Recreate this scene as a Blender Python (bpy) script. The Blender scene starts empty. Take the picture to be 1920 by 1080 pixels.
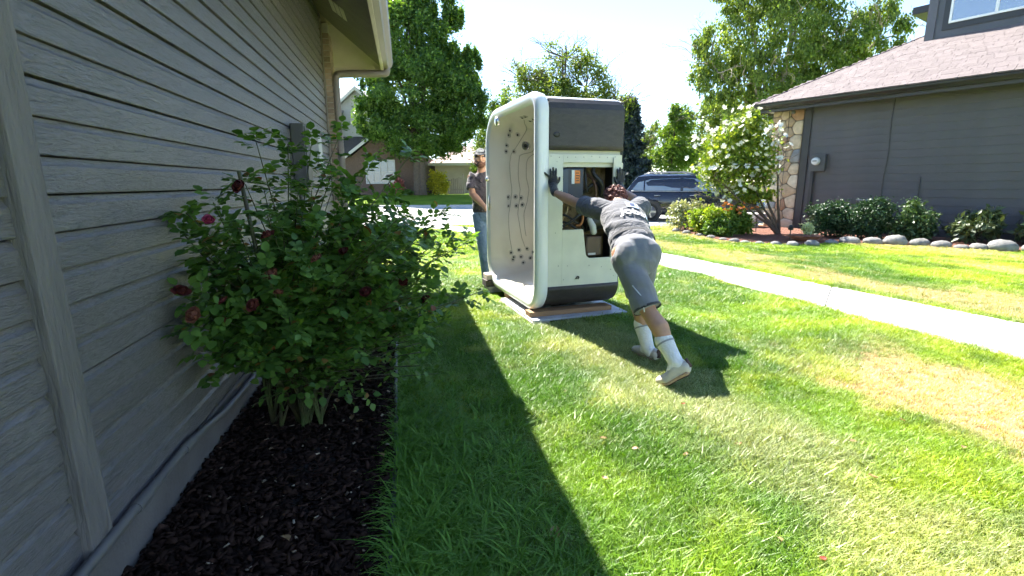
import bpy, bmesh, math, random
import numpy as np
from mathutils import Vector, Matrix, Euler
from mathutils.bvhtree import BVHTree

R_ = math.radians
SC = bpy.context.scene
COL = SC.collection
PI = math.pi

# ------------------------------------------------------------------ camera
cam_d = bpy.data.cameras.new('camera')
cam = bpy.data.objects.new('camera', cam_d); COL.objects.link(cam)
cam_d.sensor_width = 36.0
cam_d.lens = 36.0 * 932.0 / 1920.0
cam_d.clip_start = 0.02; cam_d.clip_end = 3000
cam.location = (0, 0, 1.3)
cam.matrix_world = (Matrix.Translation((0, 0, 1.3)) @ Matrix.Rotation(R_(90 - 11.907), 4, 'X') @ Matrix.Rotation(R_(-0.38), 4, 'Z'))
SC.camera = cam

# ------------------------------------------------------------------ sky, sun, exposure
SUN_AZ_LEFT = 28.5      # degrees left of the view heading (+Y)
SUN_EL = 52.0
sun_dir = Vector((-math.sin(R_(SUN_AZ_LEFT)) * math.cos(R_(SUN_EL)), math.cos(R_(SUN_AZ_LEFT)) * math.cos(R_(SUN_EL)), math.sin(R_(SUN_EL))))
W = bpy.data.worlds.new('World'); SC.world = W; W.use_nodes = True
wn = W.node_tree.nodes; wl = W.node_tree.links
bg = wn['Background']
sky = wn.new('ShaderNodeTexSky'); sky.sky_type = 'NISHITA'; sky.sun_disc = False
sky.sun_elevation = R_(SUN_EL); sky.sun_rotation = R_(-SUN_AZ_LEFT)
sky.air_density = 1.0; sky.dust_density = 0.2; sky.ozone_density = 2.0; sky.altitude = 800
wl.new(sky.outputs[0], bg.inputs[0]); bg.inputs[1].default_value = 0.096
sun_d = bpy.data.lights.new('sun', 'SUN'); sun_d.energy = 5.0; sun_d.angle = R_(0.53); sun_d.color = (1.0, 0.95, 0.86)
sun = bpy.data.objects.new('sun', sun_d); COL.objects.link(sun)
sun.rotation_euler = sun_dir.to_track_quat('Z', 'Y').to_euler(); sun.location = sun_dir * 60
vs = SC.view_settings
vs.view_transform = 'Standard'; vs.look = 'None'; vs.gamma = 1.0; vs.exposure = 2.1; vs.use_curve_mapping = False
SC.display_settings.display_device = 'sRGB'
SC.render.engine = 'CYCLES'
SC.cycles.use_denoising = True
SC.cycles.max_bounces = 6; SC.cycles.diffuse_bounces = 3; SC.cycles.glossy_bounces = 3; SC.cycles.transmission_bounces = 4; SC.cycles.transparent_max_bounces = 8
SC.cycles.sample_clamp_indirect = 8
SC.cycles.use_adaptive_sampling = True; SC.cycles.adaptive_threshold = 0.03; SC.cycles.adaptive_min_samples = 12
SC.cycles.use_light_tree = False

# ------------------------------------------------------------------ helpers: materials
def _nt(name):
    m = bpy.data.materials.new(name); m.use_nodes = True
    nt = m.node_tree; b = nt.nodes['Principled BSDF']
    return m, nt, b
def N(nt, t, **kw):
    n = nt.nodes.new(t)
    for k, v in kw.items(): setattr(n, k, v)
    return n
def c4(c): return (c[0], c[1], c[2], 1)
def ramp(nt, fac, stops):
    r = N(nt, 'ShaderNodeValToRGB'); e = r.color_ramp.elements
    while len(e) < len(stops): e.new(0.5)
    for i, (p, c) in enumerate(stops):
        e[i].position = p; e[i].color = c4(c) if len(c) == 3 else c
    nt.links.new(fac, r.inputs[0]); return r.outputs[0]
def noise(nt, vec, scale, detail=4, rough=0.55, dist=0.0):
    n = N(nt, 'ShaderNodeTexNoise'); n.inputs['Scale'].default_value = scale; n.inputs['Detail'].default_value = detail
    n.inputs['Roughness'].default_value = rough; n.inputs['Distortion'].default_value = dist
    nt.links.new(vec, n.inputs['Vector']); return n.outputs['Fac']
def coords(nt, kind='Object', scale=(1, 1, 1)):
    if kind == 'World':
        src = N(nt, 'ShaderNodeNewGeometry').outputs['Position']
    else:
        src = N(nt, 'ShaderNodeTexCoord').outputs[kind]
    mp = N(nt, 'ShaderNodeMapping'); mp.inputs['Scale'].default_value = scale
    nt.links.new(src, mp.inputs['Vector']); return mp.outputs[0]
def mixc(nt, fac, a, b, blend='MIX'):
    m = N(nt, 'ShaderNodeMix', data_type='RGBA', blend_type=blend)
    for sock, v in ((m.inputs[0], fac), (m.inputs[6], a), (m.inputs[7], b)):
        if hasattr(v, 'is_linked'): nt.links.new(v, sock)
        elif isinstance(v, (int, float)): sock.default_value = v
        else: sock.default_value = c4(v)
    return m.outputs[2]
def math_n(nt, op, a, b=None, clamp=False):
    m = N(nt, 'ShaderNodeMath', operation=op); m.use_clamp = clamp
    for i, v in enumerate((a, b)):
        if v is None: continue
        if hasattr(v, 'is_linked'): nt.links.new(v, m.inputs[i])
        else: m.inputs[i].default_value = v
    return m.outputs[0]
def bump(nt, b, h, strength, dist=0.01, prev=None):
    bn = N(nt, 'ShaderNodeBump'); bn.inputs['Strength'].default_value = strength; bn.inputs['Distance'].default_value = dist
    nt.links.new(h, bn.inputs['Height'])
    if prev is not None: nt.links.new(prev, bn.inputs['Normal'])
    nt.links.new(bn.outputs[0], b.inputs['Normal']); return bn.outputs[0]
def M(name, col, rough=0.6, var=0.15, vs=4.0, bmp=0.0, bs=60.0, bd=0.01, metal=0.0, spec=0.5, col2=None, stretch=(1, 1, 1), kind='Object', detail=5, island=0.0, coat=0.0):
    m, nt, b = _nt(name)
    v = coords(nt, kind, stretch)
    f = noise(nt, v, vs, detail)
    lo = [max(0, c * (1 - var)) for c in col]; hi = [c * (1 + var) for c in (col2 or col)]
    c = ramp(nt, f, [(0.3, lo), (0.7, hi)])
    if island:
        g = N(nt, 'ShaderNodeObjectInfo')
        k = math_n(nt, 'MULTIPLY_ADD', g.outputs['Random'], island); nt.nodes[-1].inputs[2].default_value = 1 - island / 2
        c = mixc(nt, 1.0, c, k, 'MULTIPLY')
    nt.links.new(c, b.inputs['Base Color'])
    b.inputs['Roughness'].default_value = rough; b.inputs['Metallic'].default_value = metal
    b.inputs['Specular IOR Level'].default_value = spec
    b.inputs['Coat Weight'].default_value = coat
    if bmp:
        bump(nt, b, noise(nt, v, bs, 6, 0.6), bmp, bd)
    return m
def leafmat(name, a, b2, trans=0.35, rough=0.45, spec=0.4, tcol=None):
    m, nt, b = _nt(name)
    g = N(nt, 'ShaderNodeNewGeometry')
    f = g.outputs['Random Per Island']
    c = ramp(nt, f, [(0.0, a), (1.0, b2)])
    nt.links.new(c, b.inputs['Base Color'])
    b.inputs['Roughness'].default_value = rough; b.inputs['Specular IOR Level'].default_value = spec
    t = N(nt, 'ShaderNodeBsdfTranslucent')
    tc = mixc(nt, 1.0, c, tcol or (1.5, 1.45, 0.55), 'MULTIPLY')
    nt.links.new(tc, t.inputs[0])
    mx = N(nt, 'ShaderNodeMixShader'); mx.inputs[0].default_value = trans
    nt.links.new(b.outputs[0], mx.inputs[1]); nt.links.new(t.outputs[0], mx.inputs[2])
    nt.links.new(mx.outputs[0], nt.nodes['Material Output'].inputs['Surface'])
    return m

# ------------------------------------------------------------------ helpers: objects and meshes
def setp(o, label=None, cat=None, group=None, kind=None):
    if label: o['label'] = label
    if cat: o['category'] = cat
    if group: o['group'] = group
    if kind: o['kind'] = kind
    return o
def thing(name, label, cat, loc=(0, 0, 0), rz=0.0, group=None):
    o = bpy.data.objects.new(name, None); COL.objects.link(o)
    o.location = loc; o.rotation_euler = (0, 0, rz); o.empty_display_size = 0.1
    return setp(o, label, cat, group)
def link(name, me, parent=None, loc=(0, 0, 0), rot=(0, 0, 0), scl=(1, 1, 1)):
    o = bpy.data.objects.new(name, me); COL.objects.link(o)
    o.location = loc; o.rotation_euler = rot; o.scale = scl
    if parent is not None: o.parent = parent
    return o
class G:
    """collects vertices and faces of one mesh"""
    def __init__(s): s.v = []; s.f = []
    def add(s, vs, fs):
        k = len(s.v); s.v += [tuple(p) for p in vs]; s.f += [tuple(i + k for i in f) for f in fs]; return s
    def box(s, a, b, M4=None):
        x0, y0, z0 = a; x1, y1, z1 = b
        vs = [(x0, y0, z0), (x1, y0, z0), (x1, y1, z0), (x0, y1, z0), (x0, y0, z1), (x1, y0, z1), (x1, y1, z1), (x0, y1, z1)]
        if M4 is not None: vs = [M4 @ Vector(p) for p in vs]
        return s.add(vs, [(3, 2, 1, 0), (4, 5, 6, 7), (0, 1, 5, 4), (1, 2, 6, 5), (2, 3, 7, 6), (3, 0, 4, 7)])
    def bar(s, p, q, w, h, up=(0, 0, 1)):
        p = Vector(p); q = Vector(q); d = (q - p); L = d.length; d.normalize()
        r = d.cross(Vector(up)); r = r.normalized() if r.length > 1e-5 else Vector((1, 0, 0)); u = r.cross(d)
        m = Matrix((r, d, u)).transposed().to_4x4(); m.translation = p
        return s.box((-w / 2, 0, -h / 2), (w / 2, L, h / 2), m)
    def prism(s, poly, ax, a, b):
        """poly of 2-d points extruded along axis ax ('x','y','z') from a to b"""
        def P(u, v, w): return {'x': (w, u, v), 'y': (u, w, v), 'z': (u, v, w)}[ax]
        n = len(poly)
        vs = [P(u, v, a) for u, v in poly] + [P(u, v, b) for u, v in poly]
        fs = [tuple(range(n))[::-1], tuple(range(n, 2 * n))] + [(i, (i + 1) % n, n + (i + 1) % n, n + i) for i in range(n)]
        return s.add(vs, fs)
    def tube(s, path, rad, n=8, cap=True, flat=1.0, round_cap=False):
        path = [Vector(p) for p in path]
        if isinstance(rad, (int, float)): rad = [rad] * len(path)
        if round_cap:
            d0 = (path[0] - path[1]).normalized(); d1 = (path[-1] - path[-2]).normalized()
            a, b = path[0], path[-1]; ra, rb = rad[0], rad[-1]
            ra_ = ra if isinstance(ra, (int, float)) else min(ra); rb_ = rb if isinstance(rb, (int, float)) else min(rb)
            def sc(r, k): return r * k if isinstance(r, (int, float)) else (r[0] * k, r[1] * k)
            path = [a + d0 * ra_ * .98, a + d0 * ra_ * .8, a + d0 * ra_ * .45] + path + [b + d1 * rb_ * .45, b + d1 * rb_ * .8, b + d1 * rb_ * .98]
            rad = [sc(ra, .15), sc(ra, .6), sc(ra, .9)] + list(rad) + [sc(rb, .9), sc(rb, .6), sc(rb, .15)]
        vs = []; ref = None
        for i, p in enumerate(path):
            d = (path[min(i + 1, len(path) - 1)] - path[max(i - 1, 0)]).normalized()
            if ref is None:
                ref = Vector((0, 0, 1)) if abs(d.z) < 0.9 else Vector((0, 1, 0))
            a = d.cross(ref); a = a.normalized() if a.length > 1e-6 else d.orthogonal().normalized()
            b = a.cross(d).normalized(); ref = b
            r = rad[i]; ra, rb = (r, r * flat) if isinstance(r, (int, float)) else r
            for k in range(n):
                t = 2 * PI * k / n
                vs.append(p + a * (math.cos(t) * ra) + b * (math.sin(t) * rb))
        fs = []
        for i in range(len(path) - 1):
            for k in range(n):
                fs.append((i * n + k, i * n + (k + 1) % n, (i + 1) * n + (k + 1) % n, (i + 1) * n + k))
        if cap:
            fs.append(tuple(range(n))[::-1]); fs.append(tuple(range((len(path) - 1) * n, len(path) * n)))
        return s.add(vs, fs)
    def disc(s, c, ax, r0, r1, h0, h1, n=16):
        """a lathe ring piece: cone frustum along ax at c from (r0,h0) to (r1,h1), capped"""
        ax = Vector(ax).normalized(); c = Vector(c)
        return s.tube([c + ax * h0, c + ax * h1], [r0, r1], n)
    def lathe(s, c, ax, prof, n=20):
        ax = Vector(ax).normalized(); c = Vector(c); u = ax.orthogonal().normalized(); w = ax.cross(u)
        vs = [c + ax * h + (u * math.cos(2 * PI * k / n) + w * math.sin(2 * PI * k / n)) * r for r, h in prof for k in range(n)]
        fs = [(i * n + k, i * n + (k + 1) % n, (i + 1) * n + (k + 1) % n, (i + 1) * n + k) for i in range(len(prof) - 1) for k in range(n)]
        fs += [tuple(range(n))[::-1], tuple(range((len(prof) - 1) * n, len(prof) * n))]
        return s.add(vs, fs)
    def ell(s, c, r, n=12, m=8, M3=None, jit=0.0, rng=None):
        vs = []; c = Vector(c)
        for i in range(m + 1):
            th = PI * i / m
            for k in range(n):
                ph = 2 * PI * k / n; q = 1 + (rng.uniform(-jit, jit) if jit and 0 < i < m else 0)
                p = Vector((math.sin(th) * math.cos(ph) * r[0] * q, math.sin(th) * math.sin(ph) * r[1] * q, math.cos(th) * r[2] * q))
                if M3 is not None: p = M3 @ p
                vs.append(c + p)
        fs = [(i * n + k, (i + 1) * n + k, (i + 1) * n + (k + 1) % n, i * n + (k + 1) % n) for i in range(m) for k in range(n)]
        return s.add(vs, fs)
    def mesh(s, name, mat, smooth=False):
        me = bpy.data.meshes.new(name); me.from_pydata([tuple(p) for p in s.v], [], s.f); me.update()
        if mat is not None: me.materials.append(mat)
        if smooth: me.polygons.foreach_set('use_smooth', [True] * len(me.polygons))
        return me
    def build(s, name, mat, parent=None, smooth=False, bevel=0.0, seg=2, fix=False, angle=None):
        me = s.mesh(name, mat, smooth)
        if fix:
            bm = bmesh.new(); bm.from_mesh(me); bmesh.ops.remove_doubles(bm, verts=bm.verts, dist=1e-5)
            bmesh.ops.recalc_face_normals(bm, faces=bm.faces); bm.to_mesh(me); bm.free()
        o = link(name, me, parent)
        if bevel:
            md = o.modifiers.new('bevel', 'BEVEL'); md.width = bevel; md.segments = seg; md.limit_method = 'ANGLE'; md.angle_limit = R_(35)
        if angle:
            try: me.set_sharp_from_angle(angle=R_(angle))
            except Exception: pass
        return o
def npmesh(name, V, Fq, mat):
    """fast mesh from numpy arrays: V (n,3), Fq (m,k) faces of k corners"""
    me = bpy.data.meshes.new(name)
    me.vertices.add(len(V)); me.vertices.foreach_set('co', np.asarray(V, np.float32).ravel())
    k = Fq.shape[1]; m = len(Fq)
    me.loops.add(m * k); me.loops.foreach_set('vertex_index', Fq.astype(np.int32).ravel())
    me.polygons.add(m); me.polygons.foreach_set('loop_start', np.arange(0, m * k, k, dtype=np.int32))
    me.update(calc_edges=True); me.validate()
    if mat is not None: me.materials.append(mat)
    return me
def unit(a): return a / np.maximum(np.linalg.norm(a, axis=-1, keepdims=True), 1e-9)
def leaf_mesh(name, P, S, rng, mat, up=0.35, long=1.6, fold=0.18, D=None):
    """one folded, pointed leaf (two quads) at every point: P (n,3), S sizes (n,), D leaf directions or None"""
    n = len(P)
    d = unit(rng.normal(size=(n, 3)) + np.array([0, 0, -0.25])) if D is None else unit(D + rng.normal(size=(n, 3)) * 0.35)
    nr = unit(rng.normal(size=(n, 3)) * 0.8 + np.array([0, 0, up * 2]))
    s = unit(np.cross(d, nr)); nr = unit(np.cross(s, d))
    L = (S * long)[:, None]; w = (S * 0.5)[:, None]
    a = P; b = P + d * L * .45 + s * w + nr * fold * L * .4; c = P + d * L - nr * fold * L * .35; e = P + d * L * .45 - s * w + nr * fold * L * .4; m = P + d * L * .5
    V = np.stack([a, b, c, e, m], 1).reshape(-1, 3)
    i = np.arange(n)[:, None] * 5
    F = np.concatenate([i + np.array([[0, 1, 2, 4]]), i + np.array([[0, 4, 2, 3]])], 0)
    return npmesh(name, V, F, mat)
def organic(name, build, voxel, mat, parent, smooth=6, factor=0.5):
    """tapered limbs drawn into one mesh, fused by a voxel remesh into one continuous skin"""
    g = G(); build(g)
    me = g.mesh(name + '_raw', None); o = bpy.data.objects.new(name + '_raw', me); COL.objects.link(o)
    md = o.modifiers.new('r', 'REMESH'); md.mode = 'VOXEL'; md.voxel_size = voxel; md.use_smooth_shade = True
    sm = o.modifiers.new('s', 'SMOOTH'); sm.iterations = smooth; sm.factor = factor
    dg = bpy.context.evaluated_depsgraph_get(); dg.update()
    out = bpy.data.meshes.new_from_object(o.evaluated_get(dg), depsgraph=dg); out.name = name
    bpy.data.objects.remove(o); bpy.data.meshes.remove(me)
    out.materials.clear(); out.materials.append(mat)
    out.polygons.foreach_set('use_smooth', [True] * len(out.polygons))
    return link(name, out, parent)
def catmull(pts, k=6):
    P = [Vector(p) for p in pts]; out = []
    for i in range(len(P) - 1):
        a = P[max(i - 1, 0)]; b = P[i]; c = P[i + 1]; d = P[min(i + 2, len(P) - 1)]
        for j in range(k):
            t = j / k
            out.append(0.5 * ((2 * b) + (c - a) * t + (2 * a - 5 * b + 4 * c - d) * t * t + (3 * b - a - 3 * c + d) * t ** 3))
    out.append(P[-1]); return out
# ================================================================== the setting
rng = np.random.default_rng(11)
def gh(y):   # ground height: the lots across the street lie a little higher
    t = np.clip((np.asarray(y, float) - 28.7) / 8.0, 0, 1); return 0.5 * t * t * (3 - 2 * t)
# left edge line of the garden walk; s = metres to its right, q = metres along it
WX, WY, WUX, WUY = 3.714, 3.415, -0.302, 0.953

def lawn_color(nt):
    """living and scorched grass, by place on the lawn"""
    pos = N(nt, 'ShaderNodeNewGeometry').outputs['Position']
    sx = N(nt, 'ShaderNodeSeparateXYZ'); nt.links.new(pos, sx.inputs[0])
    x, y = sx.outputs[0], sx.outputs[1]
    s = math_n(nt, 'ADD', math_n(nt, 'MULTIPLY', x, WUY), math_n(nt, 'MULTIPLY', y, -WUX))
    s = math_n(nt, 'SUBTRACT', s, WUY * WX - WUX * WY)
    q = math_n(nt, 'ADD', math_n(nt, 'MULTIPLY', x, WUX), math_n(nt, 'MULTIPLY', y, WUY))
    q = math_n(nt, 'SUBTRACT', q, WUX * WX + WUY * WY)
    flat = N(nt, 'ShaderNodeMapping'); flat.inputs['Scale'].default_value = (1, 1, 0); nt.links.new(pos, flat.inputs['Vector'])
    v = flat.outputs[0]
    n1 = noise(nt, v, 0.9, 3); n2 = noise(nt, v, 4.5, 4, 0.65); n3 = noise(nt, v, 38.0, 2)
    g = ramp(nt, n1, [(0.3, (0.11, 0.20, 0.014)), (0.5, (0.18, 0.29, 0.02)), (0.72, (0.27, 0.35, 0.035))])
    g = mixc(nt, ramp(nt, n2, [(0.42, (0, 0, 0)), (0.75, (0.75, 0.75, 0.75))]), g, (0.24, 0.32, 0.06))
    g = mixc(nt, ramp(nt, n3, [(0.3, (0.0, 0, 0)), (0.75, (0.5, 0.5, 0.5))]), g, (0.055, 0.15, 0.012))
    def band(val, lo, hi, soft):
        a = math_n(nt, 'DIVIDE', math_n(nt, 'SUBTRACT', val, lo), soft, True)
        b = math_n(nt, 'DIVIDE', math_n(nt, 'SUBTRACT', hi, val), soft, True)
        return math_n(nt, 'MULTIPLY', a, b)
    wob = math_n(nt, 'MULTIPLY', math_n(nt, 'SUBTRACT', n2, 0.5), 1.3)
    sw = math_n(nt, 'ADD', s, wob); qw = math_n(nt, 'ADD', q, wob)
    near = math_n(nt, 'MULTIPLY', band(sw, -1.62, -0.42, 0.35), band(qw, -9.0, 1.25, 0.7))
    pale = math_n(nt, 'MULTIPLY', band(sw, -3.2, -2.2, 0.5), math_n(nt, 'MULTIPLY', band(qw, -2.5, 3.5, 1.2), 0.22))
    far = math_n(nt, 'MULTIPLY', band(s, 1.15, 7.5, 0.3), band(q, -9.0, 12.5, 1.0))
    rot = N(nt, 'ShaderNodeMapping'); rot.inputs['Rotation'].default_value = (0, 0, -0.31); rot.inputs['Scale'].default_value = (1.0, 0.38, 0); nt.links.new(pos, rot.inputs['Vector'])
    pn = noise(nt, rot.outputs[0], 1.0, 6, 0.68, 0.5)
    far = math_n(nt, 'MULTIPLY', far, ramp(nt, pn, [(0.46, (0, 0, 0)), (0.64, (0.9, 0.9, 0.9))]))
    dry = math_n(nt, 'MAXIMUM', math_n(nt, 'MAXIMUM', near, pale), far)
    dry = math_n(nt, 'MULTIPLY', dry, ramp(nt, noise(nt, v, 14.0, 3), [(0.25, (0.45, 0.45, 0.45)), (0.55, (1, 1, 1))]), True)
    tan = ramp(nt, n3, [(0.3, (0.34, 0.26, 0.12)), (0.7, (0.48, 0.38, 0.19))])
    return mixc(nt, dry, g, tan), dry

# lawn sheet
m_lawn, nt, b = _nt('lawn_soil')
c, dry = lawn_color(nt)
nt.links.new(mixc(nt, 1.0, c, (0.80, 0.80, 0.80), 'MULTIPLY'), b.inputs['Base Color'])
b.inputs['Roughness'].default_value = 0.95; b.inputs['Specular IOR Level'].default_value = 0.1
gv = coords(nt, 'World'); bump(nt, b, noise(nt, gv, 60.0, 4), 0.9, 0.03)
xs = np.concatenate([np.linspace(-700, -60, 9), np.linspace(-50, 60, 56), np.linspace(80, 700, 9)])
ys = np.concatenate([np.linspace(-60, -4, 8), np.linspace(-2, 60, 63), np.linspace(75, 1200, 10)])
X_, Y_ = np.meshgrid(xs, ys); Z_ = gh(Y_)
V = np.stack([X_, Y_, Z_], -1).reshape(-1, 3); nx = len(xs)
ii, jj = np.meshgrid(np.arange(len(ys) - 1), np.arange(nx - 1), indexing='ij'); a = (ii * nx + jj).ravel()
F = np.stack([a, a + 1, a + nx + 1, a + nx], 1)
ground = setp(link('ground', npmesh('ground', V, F, m_lawn)), 'mown lawn with green and scorched tan patches', kind='structure')

m_conc = M('pale_concrete', (0.52, 0.50, 0.465), 0.9, 0.06, 3.0, 0.25, 90, 0.004, kind='World')
m_road = M('pale_asphalt', (0.40, 0.39, 0.37), 0.92, 0.08, 1.5, 0.3, 120, 0.004, kind='World')
m_kerb = M('kerb_concrete', (0.42, 0.40, 0.38), 0.9, 0.1, 5.0, 0.2, 80, 0.004, kind='World')
m_joint = M('joint_shadow_gap', (0.12, 0.11, 0.10), 0.95, 0.1)
def sheet(name, poly, z0, z1, mat, label=None):
    g = G(); g.prism(poly, 'z', z0, z1); o = g.build(name, mat); return setp(o, label, kind='structure')
# street
sheet('street', [(-60, 16.3), (10.5, 16.3), (10.5, 28.35), (-60, 28.35)], -0.05, 0.006, m_road, 'sunlit pale street running across behind the tub')
g = G(); g.prism([(28.35, -.05), (28.35, .02), (28.42, .11), (28.6, .125), (28.6, -.05)], 'x', -60, 10.5)
setp(g.build('kerb', m_kerb), 'concrete kerb on the far side of the street', kind='structure')
g = G(); g.prism([(15.75, -.05), (15.75, .014), (16.3, .010), (16.3, -.05)], 'x', -60, 4.2)
setp(g.build('gutter_strip', M('gutter_concrete', (0.34, 0.30, 0.28), 0.9, 0.1, 4, kind='World')), 'darker concrete gutter strip at the near street edge', kind='structure')
sheet('driveway', [(4.2, 15.2), (9.6, 15.2), (9.6, 16.3), (4.2, 16.3)], -0.05, 0.012, m_conc, 'pale driveway the dark car is parked on')
# garden walk: slabs between joints
def walk_edges(k):   # k from 0 (near) to 1: left and right edge points
    return k
Lp = catmull([(5.35, -1.9, 0), (3.714, 3.415, 0), (2.35, 7.714, 0), (1.15, 10.3, 0), (-0.74, 12.75, 0), (-2.75, 14.9, 0), (-4.1, 15.8, 0)], 12)
Rp = catmull([(7.05, -1.5, 0), (4.66, 4.327, 0), (2.85, 9.0, 0), (1.75, 11.3, 0), (0.0, 13.55, 0), (-1.7, 15.3, 0), (-2.3, 15.8, 0)], 12)
walk = thing('garden_walk', 'white sunlit concrete walk crossing the lawn', 'walk'); walk['kind'] = 'structure'; del walk['category']
nS = len(Lp) - 1; cuts = [0, 7, 16, 26, 38, 52, nS]
for a, b_ in zip(cuts[:-1], cuts[1:]):
    l = [Vector(p) for p in Lp[a:b_ + 1]]; r = [Vector(p) for p in Rp[a:b_ + 1]]
    e0 = (l[1] - l[0]).normalized() * 0.005; l[0] = l[0] + e0; r[0] = r[0] + e0; l[-1] = l[-1] - e0; r[-1] = r[-1] - e0
    poly = [(p.x, p.y) for p in l] + [(p.x, p.y) for p in r[::-1]]
    g = G(); g.prism(poly, 'z', -0.05, 0.022); g.build('slab', m_conc, walk, bevel=0.008)
l = [(p.x + .01, p.y) for p in Lp]; r = [(p.x - .01, p.y) for p in Rp]
g = G(); g.prism(l + r[::-1], 'z', -0.06, 0.008); g.build('joint_bed', m_joint, walk)

# ------------------------------------------------------------------ left house (local: x out of the wall, y along it, z up)
LH = thing('shingled_house', 'grey lap sided house beside the camera with overhanging eave', 'house', (-1.297, 1.329, 0), R_(12))
LH.name = 'grey_house'
m_side, nt, b = _nt('grey_wood_siding')
v = coords(nt, 'Object', (1, 1, 1))
oi = N(nt, 'ShaderNodeObjectInfo')
off = N(nt, 'ShaderNodeCombineXYZ'); nt.links.new(math_n(nt, 'MULTIPLY', oi.outputs['Random'], 37.0), off.inputs[1]); nt.links.new(math_n(nt, 'MULTIPLY', oi.outputs['Random'], 11.0), off.inputs[2])
va = N(nt, 'ShaderNodeVectorMath', operation='ADD'); nt.links.new(v, va.inputs[0]); nt.links.new(off.outputs[0], va.inputs[1])
mp = N(nt, 'ShaderNodeMapping'); mp.inputs['Scale'].default_value = (1, 0.16, 1); nt.links.new(va.outputs[0], mp.inputs['Vector'])
grain = noise(nt, mp.outputs[0], 80.0, 5, 0.62, 1.6)
mp2 = N(nt, 'ShaderNodeMapping'); mp2.inputs['Scale'].default_value = (1, 0.45, 1); nt.links.new(va.outputs[0], mp2.inputs['Vector'])
blot = noise(nt, mp2.outputs[0], 2.2, 4)
cc = ramp(nt, blot, [(0.3, (0.128, 0.117, 0.117)), (0.7, (0.176, 0.162, 0.163))])
cc = mixc(nt, ramp(nt, grain, [(0.36, (0.75, 0.75, 0.75)), (0.52, (0, 0, 0))]), cc, (0.082, 0.076, 0.072))
nt.links.new(cc, b.inputs['Base Color']); b.inputs['Roughness'].default_value = 0.36; b.inputs['Specular IOR Level'].default_value = 0.6
bump(nt, b, grain, 1.0, 0.006)
m_trim = M('weathered_grey_trim', (0.15, 0.135, 0.128), 0.75, 0.3, 14, 1.0, 70, 0.012, stretch=(1, 1, 0.14))
m_found = M('foundation_concrete', (0.125, 0.112, 0.102), 0.92, 0.2, 5, 0.6, 60, 0.006)
m_pipe = M('grey_conduit', (0.13, 0.122, 0.116), 0.5, 0.12, 8)
m_taupe = M('taupe_gutter', (0.19, 0.155, 0.135), 0.42, 0.06, 4)
m_soffit = M('textured_soffit', (0.165, 0.138, 0.135), 0.9, 0.08, 6, 0.7, 120, 0.006)
m_cream = M('cream_fascia', (0.44, 0.38, 0.33), 0.55, 0.05, 4)
m_shing = M('grey_brown_shingle', (0.27, 0.215, 0.195), 0.95, 0.18, 20, 0.5, 140, 0.006, island=0.28)

REV = 0.1065
def board_mesh(t0, t1, lift):
    g = G()
    z0, z1 = 0.0, REV
    prof = [(-0.02, z0), (0.017 + lift, z0), (0.0185 + lift, z0 + .004), (0.017 + lift, z1 - .030), (0.0135 + lift, z1 - .026), (0.0085 + lift, z1 - .020), (0.0060 + lift, z1 - .012), (0.0055 + lift, z1 - .0055), (-0.02, z1 - .0055)]
    n = len(prof)
    for t in (t0, t1):
        for p in prof: g.v.append((p[0], t, p[1]))
    g.f += [(i, (i + 1) % n, n + (i + 1) % n, n + i) for i in range(n)] + [tuple(range(n))[::-1], tuple(range(n, 2 * n))]
    me = g.mesh('siding_board', m_side); bm = bmesh.new(); bm.from_mesh(me); bmesh.ops.recalc_face_normals(bm, faces=bm.faces); bm.to_mesh(me); bm.free()
    return me
bm_r = board_mesh(0.06, 5.93, 0.0); bm_l = board_mesh(-2.6, -0.045, -0.012)
r0 = random.Random(3)
for k in range(-5, 27):
    link('siding_board', bm_r, LH, (r0.uniform(-.001, .001), 0, 0.746 + REV * k + r0.uniform(-.0015, .0015)), (0, r0.uniform(-.01, .01), 0))
    if k < 14: link('siding_board', bm_l, LH, (r0.uniform(-.001, .001), 0, 0.741 + REV * k + r0.uniform(-.0015, .0015)))
g = G(); g.box((-.25, -2.6, 0.12), (-.021, 5.93, 3.62)); g.build('wall', M('dark_sheathing', (.02, .019, .018), .95, .1), LH)
g = G(); g.box((-.02, -.045, .19), (.034, .06, 3.6)); g.build('corner_trim', m_trim, LH, bevel=.003)
g = G(); g.box((-.02, 5.86, .2), (.032, 5.965, 3.5)); g.build('corner_trim', M('brown_trim', (.17, .14, .12), .7, .15, 8), LH, bevel=.003)
g = G(); g.box((-.25, -2.6, -.2), (.022, 6.0, .205)); g.build('foundation', m_found, LH, bevel=.01)
pp = [(.045, t, .222 + .004 * math.sin(t * 3)) for t in np.linspace(-2.6, .62, 14)]
g = G(); g.tube(pp, .0165, 10); g.build('conduit', m_pipe, LH, True, angle=40)
pp = [(.045, .60, .222), (.046, .8, .205), (.048, 1.02, .175), (.05, 1.3, .165), (.05, 1.62, .163)]
g = G(); g.tube(pp, .0165, 10); g.tube([(.045, .56, .222), (.045, .66, .218)], .021, 10); g.build('conduit', m_pipe, LH, True, angle=40)
g = G(); g.tube([(.045, .17, .222), (.045, .26, .222)], .021, 10); g.build('conduit_coupling', m_pipe, LH, True, angle=40)
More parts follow.
